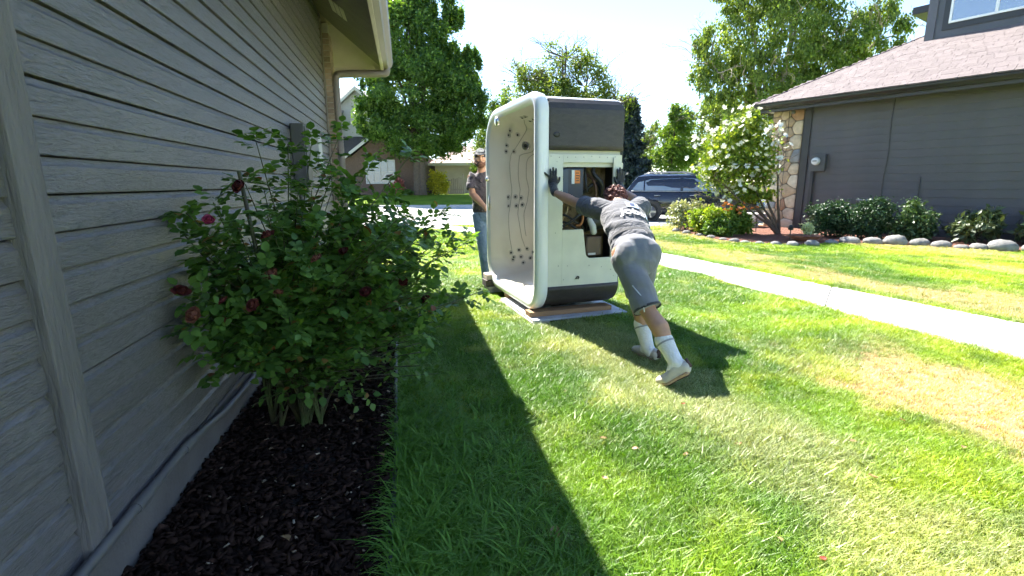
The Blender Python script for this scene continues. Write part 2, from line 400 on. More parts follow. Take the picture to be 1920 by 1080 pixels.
# meter boxes on the wall
m_dkbox = M('dark_grey_steel', (.075, .072, .068), .5, .1, 6)
g = G(); g.box((.02, 3.40, 1.25), (.135, 3.66, 1.84)); g.build('utility_box', m_dkbox, LH, bevel=.006)
g = G(); g.box((.135, 3.42, 1.27), (.145, 3.64, 1.82)); g.build('box_lid', m_dkbox, LH, bevel=.004)
m_wbox = M('pale_grey_plastic', (.55, .54, .52), .5, .06, 6)
g = G(); g.box((.02, 4.32, 1.45), (.12, 4.55, 1.82)); g.build('utility_box', m_wbox, LH, bevel=.008)
g = G(); g.tube([(.045, 3.53, 1.26), (.045, 3.53, .1)], .022, 10); g.build('riser_pipe', m_pipe, LH, True, angle=40)
# eave
PE, ZE, ZW, TC, TE = .83, 2.92, 3.52, 5.95, 6.50
g = G(); T0 = -2.6
g.add([(0.0, T0, ZW), (PE - .03, T0, ZE + .02), (PE - .03, TE - .03, ZE + .02), (0.0, TC, ZW), (0, T0, ZW + .03), (PE - .03, T0, ZE + .05), (PE - .03, TE - .03, ZE + .05), (0, TC, ZW + .03)],
      [(0, 1, 2, 3), (7, 6, 5, 4), (0, 4, 5, 1), (1, 5, 6, 2), (2, 6, 7, 3), (3, 7, 4, 0)])
g.build('soffit', m_soffit, LH, fix=True)
g = G()
g.add([(-4.0, TC, ZW), (0.0, TC, ZW), (PE - .03, TE - .03, ZE + .02), (-4, TE - .03, ZE + .02), (-4.0, TC, ZW + .03), (0.0, TC, ZW + .03), (PE - .03, TE - .03, ZE + .05), (-4, TE - .03, ZE + .05)],
      [(0, 1, 2, 3), (7, 6, 5, 4), (0, 4, 5, 1), (1, 5, 6, 2), (2, 6, 7, 3), (3, 7, 4, 0)])
g.build('soffit', M('lit_cream_soffit', (.36, .30, .27), .9, .06, 6, .4, 100, .004), LH, fix=True)  # reflected light put into the front soffit's paler cream colour
g = G(); g.box((PE - .07, T0, ZE - .045), (PE - .03, TE - .03, ZE + .14)); g.build('fascia', m_cream, LH, bevel=.004)
g = G(); g.box((-4, TE - .03, ZE - .045), (PE - .03, TE + .01, ZE + .14)); g.build('fascia', m_cream, LH, bevel=.004)
# gutter, K profile
gp = [(PE - .03, ZE - .02), (PE + .03, ZE - .02), (PE + .045, ZE + .02), (PE + .085, ZE + .06), (PE + .095, ZE + .10), (PE + .10, ZE + .115), (PE + .088, ZE + .115), (PE + .075, ZE + .065), (PE + .036, ZE + .03), (PE + .024, ZE - .01), (PE - .02, ZE - .01), (PE - .02, ZE + .115), (PE - .03, ZE + .115)]
g = G(); g.prism(gp, 'y', T0, TE - .12); g.build('gutter', m_taupe, LH, fix=True)
g = G(); g.prism([(PE - .03, ZE - .022), (PE + .032, ZE - .022), (PE + .05, ZE + .02), (PE + .088, ZE + .06), (PE + .103, ZE + .118), (PE - .03, ZE + .118)], 'y', TE - .12, TE - .113); g.build('gutter_end_cap', m_taupe, LH, fix=True)
# downspout
dsx = TE - .30
ds = [(PE + .005, dsx, ZE - .005), (PE + .003, dsx, ZE - .05), (PE - .06, dsx - .01, ZE - .085), (.26, dsx - .12, ZE - .13), (.165, dsx - .15, ZE - .17), (.15, dsx - .16, ZE - .28), (.15, dsx - .16, 1.3), (.15, dsx - .16, .1)]
g = G()
dsc = catmull(ds[:6], 4) + [Vector(ds[6]), Vector(ds[7])]
g.tube(dsc, [(.05, .04)] * len(dsc), 10); g.build('downspout', m_taupe, LH, True, angle=50)
# soffit vent
vm = M('vent_white', (.5, .46, .4), .6, .05)
vent = G()
def soff(p, t): return Vector((p, t, ZW + (ZE + .02 - ZW) * p / (PE - .03) - .004))
for k in range(3):
    a = .28 + k * .055
    vent.add([soff(a, 4.72), soff(a + .045, 4.72), soff(a + .045, 5.12), soff(a, 5.12)] + [soff(a, 4.72) + Vector((0, 0, -.012)), soff(a + .045, 4.72) + Vector((0, 0, -.012)), soff(a + .045, 5.12) + Vector((0, 0, -.012)), soff(a, 5.12) + Vector((0, 0, -.012))],
             [(0, 1, 2, 3), (7, 6, 5, 4), (0, 4, 5, 1), (1, 5, 6, 2), (2, 6, 7, 3), (3, 7, 4, 0)])
vent.build('soffit_vent', vm, LH, fix=True)['label'] = 'pale slatted vent in the soffit'
# roof deck with a hip at the corner
g = G(); sl = (ZW - ZE) / PE; k = 4.2
def rf(p, t, z): return (p, t, z)
A0 = (PE + .05, T0, ZE + .125); A1 = (PE + .05, TE + .05, ZE + .125); B1 = (PE + .05 - k, TE + .05 - k, ZE + .125 + k * sl); B0 = (PE + .05 - k, T0, ZE + .125 + k * sl); C1 = (-4.0, TE + .05, ZE + .125)
lo = [Vector(p) + Vector((0, 0, .035)) for p in (A0, A1, B1, B0, C1)]
g.add([A0, A1, B1, B0, C1] + lo, [(0, 3, 2, 1), (5, 6, 7, 8), (0, 1, 6, 5), (1, 2, 4), (6, 9, 7), (1, 4, 9, 6), (0, 5, 8, 3)])
g.build('roof', m_shing, LH, fix=True)
# brick pier at the front corner
m_mort = M('mortar', (.36, .32, .27), .95, .1, 20, .3, 90, .003)
m_brick = M('buff_brick', (.30, .215, .16), .9, .22, 14, .5, 90, .004, island=.5)
g = G(); g.box((-.6, 5.975, 0), (.105, 6.30, 3.40)); g.build('pier_core', m_mort, LH)
g = G(); g.box((0, 0, 0), (.012, .2, .062)); b1 = g.mesh('brick', m_brick)
g = G(); g.box((0, 0, 0), (.098, .012, .062)); b2 = g.mesh('brick', m_brick)
for k in range(44):
    z = .05 + k * .0735
    if z > 3.3: break
    link('brick', b2, LH, (.012, 5.966, z), (0, 0, 0))
    o = (k % 2) * .1
    for t in ((5.98, 6.187) if k % 2 == 0 else (5.98, 6.09)):
        w = .1 if (k % 2 and t < 6) else .2
        link('brick', b1, LH, (.103 + r0.uniform(-.002, .002), t, z), (0, 0, 0), (1, min(w, 6.30 - t) / .2, 1))

# planting bed along the left house
m_mulch = M('dark_bark_mulch', (.016, .010, .008), 1.0, .5, 22, 1.0, 70, .02, kind='World')
bed = G(); nb = 40
bx = np.linspace(.02, .885, 12); by = np.linspace(-2.3, 5.9, nb)
for t in by:
    for p in bx:
        bed.v.append((p, t, .012 + .02 * math.sin(p * 3.6) * (0.6 + .4 * math.sin(t * 5.1 + p * 9))))
for i in range(nb - 1):
    for j in range(11): bed.f.append((i * 12 + j, i * 12 + j + 1, (i + 1) * 12 + j + 1, (i + 1) * 12 + j))
bo = bed.build('planting_bed', m_mulch, None, True); bo.location = LH.location; bo.rotation_euler = LH.rotation_euler
setp(bo, 'dark bark mulch bed under the rose bush', kind='structure')
# black plastic edging strip
m_edge = M('black_plastic_edging', (.02, .02, .022), .28, .2, 6)
ep = [(.885 + .008 * math.sin(t * 2.3), t, .035 + .008 * math.sin(t * 3.1 + 1)) for t in np.linspace(-2.3, 6.1, 60)]
g = G(); g.tube(ep, .011, 8)
pv = [(p[0], p[1], p[2] - .02) for p in ep]
for i in range(len(pv) - 1):
    a, b_ = pv[i], pv[i + 1]
    g.add([(a[0] - .004, a[1], -.05), (a[0] + .004, a[1], -.05), (a[0] + .004, a[1], a[2] + .015), (a[0] - .004, a[1], a[2] + .015), (b_[0] - .004, b_[1], -.05), (b_[0] + .004, b_[1], -.05), (b_[0] + .004, b_[1], b_[2] + .015), (b_[0] - .004, b_[1], b_[2] + .015)],
          [(0, 4, 7, 3), (1, 2, 6, 5), (3, 7, 6, 2)])
eo = g.build('lawn_edging', m_edge, None, True); eo.location = LH.location; eo.rotation_euler = LH.rotation_euler
setp(eo, 'black plastic edging strip between mulch bed and lawn', 'edging')
# ------------------------------------------------------------------ right house (local: x along the wall to the right, -y out towards the lawn, z up)
# wall direction (.58,-.815): rotate so that local +X is that direction
RHZ = math.atan2(-.815, .58)
RH = thing('stone_corner_house', 'dark grey house with stone corner and brown shingle roof', 'house', (8.05, 14.1, 0), RHZ)
# local frame: X = wall direction (t), Y = into the house (so outward p is -Y)
m_dark, nt, b = _nt('charcoal_siding')
v = coords(nt, 'Object', (0.5, 1, 1)); n1 = noise(nt, v, 3.0, 4)
cc = ramp(nt, n1, [(0.3, (.070, .067, .070)), (0.7, (.093, .089, .093))])
nt.links.new(cc, b.inputs['Base Color']); b.inputs['Roughness'].default_value = .6; bump(nt, b, noise(nt, coords(nt, 'Object', (.12, 1, 1)), 90, 4), .35, .004)
m_dtrim = M('charcoal_trim', (.042, .040, .040), .6, .12, 6)
m_black = M('black_gutter', (.022, .021, .021), .35, .1, 5)
RV = .1857; EX = 9.0
g = G(); pf = [(.03, 0), (-.016, 0), (-.0175, .004), (-.008, RV + .01), (.03, RV + .01)]
g.prism(pf, 'x', 0.1, EX); me_b = g.mesh('siding_board', m_dark); bmx = bmesh.new(); bmx.from_mesh(me_b); bmesh.ops.recalc_face_normals(bmx, faces=bmx.faces); bmx.to_mesh(me_b); bmx.free()
for k in range(18):
    z = 1.096 - 5 * RV + RV * k
    if z < 3.3: link('siding_board', me_b, RH, (0, 0, z), (0, 0, 0))
g = G(); g.box((-.8, .031, -.1), (EX, .3, 3.5)); g.build('wall', m_dark, RH)
g = G(); g.box((-.8, -.01, -.1), (EX, .03, .17)); g.build('foundation', m_dtrim, RH)
g = G(); g.box((-.075, -.045, 0), (.11, .03, 3.3)); g.build('corner_trim', m_dtrim, RH, bevel=.004)
# stone pier: irregular stones with mortar between
m_mortar2 = M('dark_mortar', (.15, .12, .095), .95, .15, 20, .4, 80, .004)
g = G(); g.box((-.92, -.05, -.05), (-.085, .4, 3.25)); g.build('pier_core', m_mortar2, RH)
def clip(poly, n, d):
    out = []
    for i in range(len(poly)):
        a = poly[i]; b_ = poly[(i + 1) % len(poly)]
        da = a[0] * n[0] + a[1] * n[1] - d; db = b_[0] * n[0] + b_[1] * n[1] - d
        if da <= 0: out.append(a)
        if da * db < 0:
            t = da / (da - db); out.append((a[0] + (b_[0] - a[0]) * t, a[1] + (b_[1] - a[1]) * t))
    return out
def voronoi(pts, x0, x1, y0, y1, asp=1.0):
    cells = []
    for i, p in enumerate(pts):
        poly = [(x0, y0), (x1, y0), (x1, y1), (x0, y1)]
        for j, q in enumerate(pts):
            if i == j: continue
            n = (q[0] - p[0], (q[1] - p[1])); m = ((p[0] + q[0]) / 2, (p[1] + q[1]) / 2)
            poly = clip(poly, n, n[0] * m[0] + n[1] * m[1])
            if len(poly) < 3: break
        cells.append(poly)
    return cells
rs = random.Random(8)
pts = [(rs.uniform(-.91, -.095), rs.uniform(0, 3.2)) for _ in range(40)]
for it in range(5):
    cells = voronoi(pts, -.925, -.085, 0.0, 3.22)
    pts = [(sum(p[0] for p in c) / len(c), sum(p[1] for p in c) / len(c)) if len(c) > 2 else p0 for c, p0 in zip(cells, pts)]
cells = voronoi(pts, -.925, -.085, 0.0, 3.22)
stone_m = [M('tan_stone', (.42, .31, .20), .9, .2, 9, .6, 40, .01), M('buff_stone', (.50, .40, .28), .9, .2, 9, .6, 40, .01), M('rust_stone', (.36, .215, .13), .9, .2, 9, .6, 40, .01), M('grey_stone', (.22, .22, .215), .9, .2, 9, .6, 40, .01), M('cream_stone', (.55, .47, .36), .9, .15, 9, .6, 40, .01)]
for c in cells:
    if len(c) < 3: continue
    cx = sum(p[0] for p in c) / len(c); cy = sum(p[1] for p in c) / len(c)
    # rounded outline: chaikin after inset
    pl = []
    for p in c:
        d = math.hypot(p[0] - cx, p[1] - cy); k = max(.3, 1 - .009 / max(d, .02)); pl.append((cx + (p[0] - cx) * k, cy + (p[1] - cy) * k))
    for it_ in range(2):
        q = []; u_k = (.86, .8)[it_]
        for i in range(len(pl)):
            a = pl[i]; b_ = pl[(i + 1) % len(pl)]
            q += [(a[0] * u_k + b_[0] * (1 - u_k), a[1] * u_k + b_[1] * (1 - u_k)), (a[0] * (1 - u_k) + b_[0] * u_k, a[1] * (1 - u_k) + b_[1] * u_k)]
        pl = q
    g = G(); n = len(pl); h = rs.uniform(.02, .045)
    for s_, dz in ((1, 0), (1, h * .55), (.9, h * .9), (.55, h * 1.05)):
        g.v += [(cx + (p[0] - cx) * s_, -.045 - dz, cy + (p[1] - cy) * s_) for p in pl]
    for r_ in range(3): g.f += [(r_ * n + i, r_ * n + (i + 1) % n, (r_ + 1) * n + (i + 1) % n, (r_ + 1) * n + i) for i in range(n)]
    g.f.append(tuple(range(3 * n, 4 * n)))
    g.build('stone', rs.choices(stone_m, [4, 4, 2, 1.2, 2])[0], RH, True, fix=True)
# eave, gutter, fascia
OV = .55; ZG = 3.30; TL = -1.22; SL = .55
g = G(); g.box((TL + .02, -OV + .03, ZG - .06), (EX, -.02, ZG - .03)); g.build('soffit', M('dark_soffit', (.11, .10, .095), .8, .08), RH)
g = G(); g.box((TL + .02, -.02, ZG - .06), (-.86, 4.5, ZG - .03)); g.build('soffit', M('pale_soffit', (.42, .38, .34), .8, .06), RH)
g = G(); g.box((TL, -OV, ZG - .13), (EX, -OV + .028, ZG + .075)); g.build('fascia', m_dtrim, RH)
g = G(); g.box((TL, -OV + .03, ZG - .13), (TL + .028, 4.5, ZG + .075)); g.build('fascia', m_dtrim, RH)
gp = [(-OV - .002, ZG - .05), (-OV - .06, ZG - .05), (-OV - .075, ZG - .02), (-OV - .11, ZG + .03), (-OV - .115, ZG + .075), (-OV - .10, ZG + .075), (-OV - .095, ZG + .04), (-OV - .06, ZG - .03), (-OV - .012, ZG - .035), (-OV - .012, ZG + .07), (-OV - .002, ZG + .07)]
g = G(); g.prism(gp, 'x', TL - .02, EX); g.build('gutter', m_black, RH, fix=True)
g = G(); g.tube([(-.35, -OV - .05, ZG - .05), (-.35, -OV - .05, ZG - .16), (-.34, -.35, ZG - .35)], .035, 8); 
# roof deck: hip on the left end
ZR = ZG + .085; k = 4.6
g = G()
E0 = (TL - .05, -OV - .06, ZR); E1 = (EX, -OV - .06, ZR); H1 = (EX, -OV - .06 + k, ZR + SL * k); H0 = (TL - .05 + k, -OV - .06 + k, ZR + SL * k); S0 = (TL - .05, 8, ZR)
S1 = (TL - .05 + k, 8, ZR + SL * k)
lo = [Vector(p) - Vector((0, 0, .03)) for p in (E0, E1, H1, H0, S0, S1)]
g.add([E0, E1, H1, H0, S0, S1] + lo, [(0, 1, 2, 3), (0, 3, 5, 4), (9, 8, 7, 6), (10, 11, 9, 6), (0, 6, 7, 1), (0, 4, 10, 6), (1, 7, 8, 2), (2, 8, 9, 3), (3, 9, 11, 5)])
m_roof = M('brown_shingle', (.155, .128, .126), .95, .14, 25, .5, 160, .005, island=.22)
deck = g.build('roof', M('shingle_underlay', (.04, .034, .032), .95, .1), RH, fix=True)
# individual shingle tabs
cosr = 1 / math.sqrt(1 + SL * SL); pitch = math.atan(SL); rw = .135
g = G(); g.box((0, -.006, .002), (1, .155, .030)); tabm = g.mesh('shingle', m_roof)
tabs = []
rs2 = random.Random(21)
row = 0
while True:
    d = row * rw; yb = -OV - .075 + d * cosr; zb = ZR + d * SL * cosr + .006
    if d * cosr > 3.05: break
    x = TL - .06 + d * cosr + rs2.uniform(0, .1)
    while x < 6.6:
        w = rs2.choice((.14, .2, .26, .33, .33)); ww = w - .007
        tabs.append((x, yb, zb, ww, rs2.uniform(0, .005))); x += w
    row += 1
dist = lambda t_: -(t_[0] * 1.0) + abs(t_[1])   # the near, right-hand tabs show largest
tabs_in = sorted([t_ for t_ in tabs if t_[0] < 4.7 + t_[1] * .1], key=lambda t_: -t_[0] + .6 * t_[1])
near_t = tabs_in[:300]; ns = set(near_t); rest = [t_ for t_ in tabs if t_ not in ns]
for x, y, z, w, u in near_t:
    link('shingle', tabm, deck, (x, y, z + u), (pitch, 0, 0), (w, 1, 1))
gr = G()
for x, y, z, w, u in rest:
    m4 = Matrix.Translation((x, y, z + u)) @ Matrix.Rotation(pitch, 4, 'X') @ Matrix.Diagonal((w, 1, 1, 1)); gr.box((0, -.006, .002), (1, .155, .030), m4)
m_roof_s = M('brown_shingle_far', (.155, .128, .126), .95, .22, 5, .5, 160, .005)
o = gr.build('far_shingles', m_roof_s, deck); o['kind'] = 'stuff'
# hip caps
g = G()
for i in range(22):
    a = .02 + i * .19; p = Vector((TL - .05 + a, -OV - .06 + a, ZR + SL * a + .02)); q = p + Vector((.21, .21, .21 * SL + .012))
    g.bar(p, q, .2, .012)
o = g.build('hip_caps', m_roof_s, deck); o['kind'] = 'stuff'
# upper storey standing on the roof (plane p=-1.85)
UY = 1.85; UT = 1.8
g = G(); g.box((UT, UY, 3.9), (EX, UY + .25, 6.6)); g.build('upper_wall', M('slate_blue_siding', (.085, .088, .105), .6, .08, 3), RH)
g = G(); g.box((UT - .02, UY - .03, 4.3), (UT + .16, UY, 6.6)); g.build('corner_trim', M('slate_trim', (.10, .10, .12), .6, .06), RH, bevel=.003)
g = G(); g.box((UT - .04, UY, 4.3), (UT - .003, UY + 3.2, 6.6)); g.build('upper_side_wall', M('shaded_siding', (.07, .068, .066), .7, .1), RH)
wz, wx0, wx1, wzt = 5.09, 2.22, 4.6, 6.25
wf = G()
wf.box((wx0 - .12, UY - .022, wz - .14), (wx1 + .12, UY - .001, wz - .02)); wf.box((wx0 - .12, UY - .022, wz - .02), (wx0, UY - .001, wzt)); 
wo = wf.build('window_casing', m_black, RH)
m_vinyl = M('white_vinyl', (.78, .78, .78), .4, .03)
win = G()
win.box((wx0, UY - .04, wz), (wx1, UY - .004, wz + .05)); win.box((wx0, UY - .04, wz + .05), (wx0 + .05, UY - .004, wzt)); win.box((3.06, UY - .04, wz + .05), (3.12, UY - .004, wzt))
wo = win.build('window', m_vinyl, RH, bevel=.003)
m_glass, nt, b = _nt('sky_reflecting_glass'); b.inputs['Base Color'].default_value = (.05, .07, .11, 1); b.inputs['Roughness'].default_value = .03; b.inputs['Specular IOR Level'].default_value = 1.0; b.inputs['Coat Weight'].default_value = 1.0; b.inputs['IOR'].default_value = 2.2
g = G(); g.box((wx0 + .05, UY - .02, wz + .05), (3.06, UY - .006, wzt)); g.build('pane', m_glass, wo)
g = G(); g.box((3.12, UY - .02, wz + .05), (wx1, UY - .006, wzt)); g.build('pane', m_glass, wo)
g = G(); g.box((UT - .55, UY + .55, 5.62), (UT - .05, UY + 3.5, 5.80)); g.build('side_eave', m_black, RH, bevel=.004)
# upper eave that shades the roof
g = G(); g.box((UT + .9, UY - .55, 6.6), (EX, UY + .3, 6.72)); g.build('upper_eave', m_black, RH)
# electric meter, riser, wires, tap
m_mbox = M('meter_box_grey', (.075, .075, .078), .5, .1)
g = G(); g.box((.215, -.13, 1.56), (.60, -.022, 2.0)); mb = g.build('meter_box', m_mbox, RH, bevel=.008)
g = G(); g.lathe((.385, -.13, 1.82), (0, -1, 0), [(.105, 0), (.105, .03), (.095, .05), (.09, .085), (.06, .10)], 20); g.build('meter_dial', M('pale_meter_glass', (.62, .63, .64), .15, .05), mb, True, angle=40)
g = G(); g.box((.33, -.236, 1.815), (.44, -.228, 1.84)); g.build('meter_readout', m_black, mb)
g = G(); g.box((.25, -.09, .3), (.33, -.022, 1.56)); g.build('riser_pipe', m_dtrim, RH, bevel=.01)
g = G(); g.tube([(1.95 + .015 * math.sin(z * 4), -.032, z) for z in np.linspace(3.2, .5, 16)], .008, 6); g.build('cable', m_black, RH, True)
g = G(); g.tube([(2.68, -.03, z) for z in np.linspace(1.38, .5, 6)], .010, 6); g.build('cable', m_black, RH, True)
g = G(); g.tube([(1.42, -.05, .83), (1.7, -.05, .82), (1.98, -.05, .83)], .013, 6); g.build('pipe', M('galvanised', (.4, .42, .45), .4, .1, metal=.4), RH, True)
g = G(); g.tube([(-.45, -.13, 3.2), (-.44, -.12, 2.4), (-.46, -.12, 1.6), (-.45, -.12, .8), (-.46, -.12, .1)], .008, 6); g.build('cable', m_black, RH, True)
g = G(); g.ell((-.30, -.22, 3.14), (.05, .06, .05)); g.build('flood_lamp', M('grey_lamp', (.16, .16, .17), .4, .05), RH, True)
# ------------------------------------------------------------------ the tipped-up hot tub (local: x = depth from rim to base, y = away along its length, z up)
SPZ = math.atan2(.32121, .94701)
TUB = thing('hot_tub', 'cream hot tub stood on its side with open equipment bay', 'hot tub', (.226, 4.556, .09), SPZ)
TL_, TH_, TD_ = 1.66, 2.0, .90
def rrect(ins, rb=.24, rt=.17, rfb=.36, rft=.40, n=9, b0=0., b1=TL_, z0=0., z1=TH_, x=0.):
    """rounded rectangle outline in (y,z): near-bottom, far-bottom, far-top, near-top corners"""
    out = []
    for (cy, cz, r, a0) in ((b0 + rb, z0 + rb, rb, PI), (b1 - rfb, z0 + rfb, rfb, 1.5 * PI), (b1 - rft, z1 - rft, rft, 0), (b0 + rt, z1 - rt, rt, .5 * PI)):
        rr = max(r - ins, .01)
        for i in range(n):
            a = a0 + .5 * PI * i / (n - 1); out.append((cy + math.cos(a) * rr, cz + math.sin(a) * rr))
    # subdivide long straight runs
    res = []
    for i in range(len(out)):
        p, q = out[i], out[(i + 1) % len(out)]; L = math.hypot(q[0] - p[0], q[1] - p[1]); k = max(1, int(L / .12)) if (i + 1) % n == 0 else 1
        kk = {0: 8, 1: 8, 2: 8, 3: 10}[i // n] if (i + 1) % n == 0 else 1
        for j in range(kk): res.append((p[0] + (q[0] - p[0]) * j / kk, p[1] + (q[1] - p[1]) * j / kk))
    return res
m_acr, nt, b = _nt('cream_acrylic')
v = coords(nt, 'Object', (1, 1, 1))
cc = ramp(nt, noise(nt, v, 3.2, 5), [(.3, (.82, .745, .65)), (.7, (.88, .82, .735))])
nt.links.new(cc, b.inputs['Base Color']); b.inputs['Roughness'].default_value = .28; b.inputs['Coat Weight'].default_value = .35; b.inputs['Coat Roughness'].default_value = .12
m_lip = M('pearl_white_rim', (.78, .785, .775), .3, .05, 4, coat=.4)
# rim lip
prof = [(.125, .02), (.11, .0), (.05, -.012), (.02, -.010), (.004, .004), (-.004, .026), (-.004, .05), (.004, .075), (.022, .098)]
rings = [rrect(i) for x, i in prof]; n = len(rings[0]); g = G()
for (x, i), r in zip(prof, rings): g.v += [(x, p[0], p[1]) for p in r]
for k in range(len(prof) - 1): g.f += [(k * n + j, k * n + (j + 1) % n, (k + 1) * n + (j + 1) % n, (k + 1) * n + j) for j in range(n)]
rim = g.build('rim', m_lip, TUB, True, fix=True)
# inner shell, eased from rim to a foot well
o0 = rrect(.098); o1 = rrect(0, .15, .15, .15, .15, b0=.50, b1=.86, z0=.42, z1=1.62)
g = G(); K = 22; wb = random.Random(4)
def shell_pt(j, k):
    s_ = k / K; e = s_
    p, q = o0[j], o1[j]
    dep = .022 + .56 * (1 - (1 - s_) ** 1.7)
    y = p[0] + (q[0] - p[0]) * e; z = p[1] + (q[1] - p[1]) * e
    # moulded seats: scallops around the wall
    ang = math.atan2(z - 1.0, y - .75)
    dep += .038 * math.sin(ang * 5 + .6) * math.sin(PI * min(1, s_ * 1.15)) + .012 * math.sin(ang * 11) * math.sin(PI * s_) ** 2
    # head rests and arm shelf near the rim
    dep += .05 * math.exp(-((s_ - .13) / .06) ** 2) * (.5 + .5 * math.sin(ang * 7 + 1))
    return (dep, y, z)
for k in range(K + 1):
    for j in range(n): g.v.append(shell_pt(j, k))
for k in range(K): g.f += [(k * n + j, k * n + (j + 1) % n, (k + 1) * n + (j + 1) % n, (k + 1) * n + j) for j in range(n)]
g.f.append(tuple(range(K * n, (K + 1) * n)))
shell = g.build('inner_shell', m_acr, TUB, True, fix=True)
bvh = BVHTree.FromPolygons([Vector(p) for p in g.v], g.f)
def on_shell(y, z, lift=0.0):
    h = bvh.ray_cast(Vector((-.5, y, z)), Vector((1, 0, 0)))
    p, nn = h[0], h[1]
    if nn.x > 0: nn = -nn
    return p + nn * lift, nn
m_chrome, nt, b = _nt('brushed_steel'); b.inputs['Base Color'].default_value = (.62, .60, .57, 1); b.inputs['Metallic'].default_value = .9; b.inputs['Roughness'].default_value = .25
m_jetring = M('white_jet_ring', (.62, .58, .52), .3, .05)
m_jetgrey = M('grey_jet_plastic', (.42, .39, .36), .4, .05)
m_jetdark = M('dark_jet_bore', (.03, .028, .026), .5, .1)
def jet(y, z, r):
    p, nn = on_shell(y, z)
    g = G(); g.lathe(p - nn * .004, nn, [(r, 0), (r * 1.02, .006), (r * .9, .011), (r * .62, .011), (r * .52, .005), (r * .3, .003)], 16)
    o = g.build('jet', m_jetring if r < .04 else m_chrome, TUB, True, angle=35)
    g = G(); g.lathe(p - nn * .003, nn, [(r * 1.12, 0), (r * 1.12, .003), (r * 1.0, .004)], 16); g.build('jet_collar', m_jetgrey, o, True, angle=35)
    g = G(); g.lathe(p, nn, [(r * .42, .002), (r * .40, .0095), (r * .2, .012)], 12); g.build('jet_nozzle', m_jetdark, o, True, angle=35)
JETS = [(1.299, 1.79, 0.026), (1.345, 1.745, 0.026), (1.248, 1.742, 0.026), (1.41, 1.637, 0.026), (1.423, 1.571, 0.026), (1.348, 1.565, 0.026), (0.781, 1.868, 0.026), (0.698, 1.869, 0.026), (0.784, 1.839, 0.026), (0.661, 1.842, 0.026), (1.216, 1.624, 0.05), (1.446, 1.048, 0.026), (1.373, 1.052, 0.026), (1.324, 1.042, 0.026), (1.424, 0.944, 0.026), (1.351, 0.948, 0.026), (1.299, 0.961, 0.026), (1.394, 0.391, 0.026), (1.325, 0.43, 0.026), (1.257, 0.45, 0.026), (1.206, 0.412, 0.026), (1.309, 0.346, 0.026), (1.372, 0.31, 0.026), (1.224, 0.338, 0.026), (1.27, 0.281, 0.026), (1.37, 0.338, 0.026)] #JETS#
for y, z, r in JETS: jet(y, z, r)
# moulded grooves of the shell, drawn as thin darker tubes
for ln in [[(.85, 1.855), (1.1, 1.80), (1.33, 1.60), (1.39, 1.47), (1.41, 1.11), (1.40, .735), (1.385, .42)], [(1.12, 1.66), (1.16, 1.56), (1.27, 1.53), (1.305, 1.48), (1.34, 1.17), (1.33, .95), (1.30, .735), (1.27, .47)], [(1.15, 1.53), (1.23, 1.45), (1.255, 1.2), (1.262, .99), (1.25, .7), (1.24, .6)]]:
    pts_ = [on_shell(p.x, p.y, .0015)[0] for p in catmull([(a, b_, 0) for a, b_ in ln], 8)]
    g = G(); g.tube(pts_, .0035, 6); g.build('groove_line', M('shell_groove', (.40, .35, .29), .6, .05), TUB, True)
# steel knobs, grab bar and light on the rim
for (y, z, r) in ((1.16, 1.865, .05), (1.565, 1.26, .03)):
    g = G(); g.lathe((.012, y, z), (-1, 0, 0), [(r, 0), (r, .02), (r * .85, .035), (r * .4, .042)], 18); g.build('diverter_knob', m_chrome, TUB, True, angle=40)
g = G(); g.ell((.012, 1.555, .98), (.016, .028, .095), 14, 8); g.build('oval_badge', m_chrome, TUB, True)
p, nn = on_shell(.62, .37)
g = G(); g.tube(catmull([p + nn * .0, p + nn * .05 + Vector((0, 0, .03)), p + nn * .06 + Vector((0, .08, .05)), p + Vector((0, .14, .02)) + nn * .01], 5), .013, 8); g.build('grab_handle', m_lip, TUB, True)
# skirt: outline strips
m_brown, nt, b = _nt('dark_wood_grain_panel')
v = coords(nt, 'Object', (.35, 1, 1)); fn = noise(nt, v, 40, 6, .65, .4)
cc = ramp(nt, fn, [(.3, (.030, .025, .023)), (.7, (.060, .050, .046))])
nt.links.new(cc, b.inputs['Base Color']); b.inputs['Roughness'].default_value = .5; bump(nt, b, fn, .4, .003)
m_foam = M('off_white_frame', (.72, .70, .575), .6, .07, 5, .1, 40, .004)
SK0, SK1 = .128, TD_
def arc(ins, zlo, zhi, near=True):
    """profile (y,z) of the near side, bottom corner -> top corner"""
    pts_ = []
    rb, rt = .24, .17
    for i in range(10):
        a = 1.5 * PI - .5 * PI * i / 9; pts_.append((rb + math.cos(a) * (rb - ins), rb + math.sin(a) * (rb - ins)))
    z = rb
    while z < TH_ - rt - .02: z += .045; pts_.append((ins, min(z, TH_ - rt)))
    for i in range(10):
        a = PI - .5 * PI * i / 9; pts_.append((rt + math.cos(a) * (rt - ins), TH_ - rt + math.sin(a) * (rt - ins)))
    return [p for p in pts_ if zlo <= p[1] <= zhi]
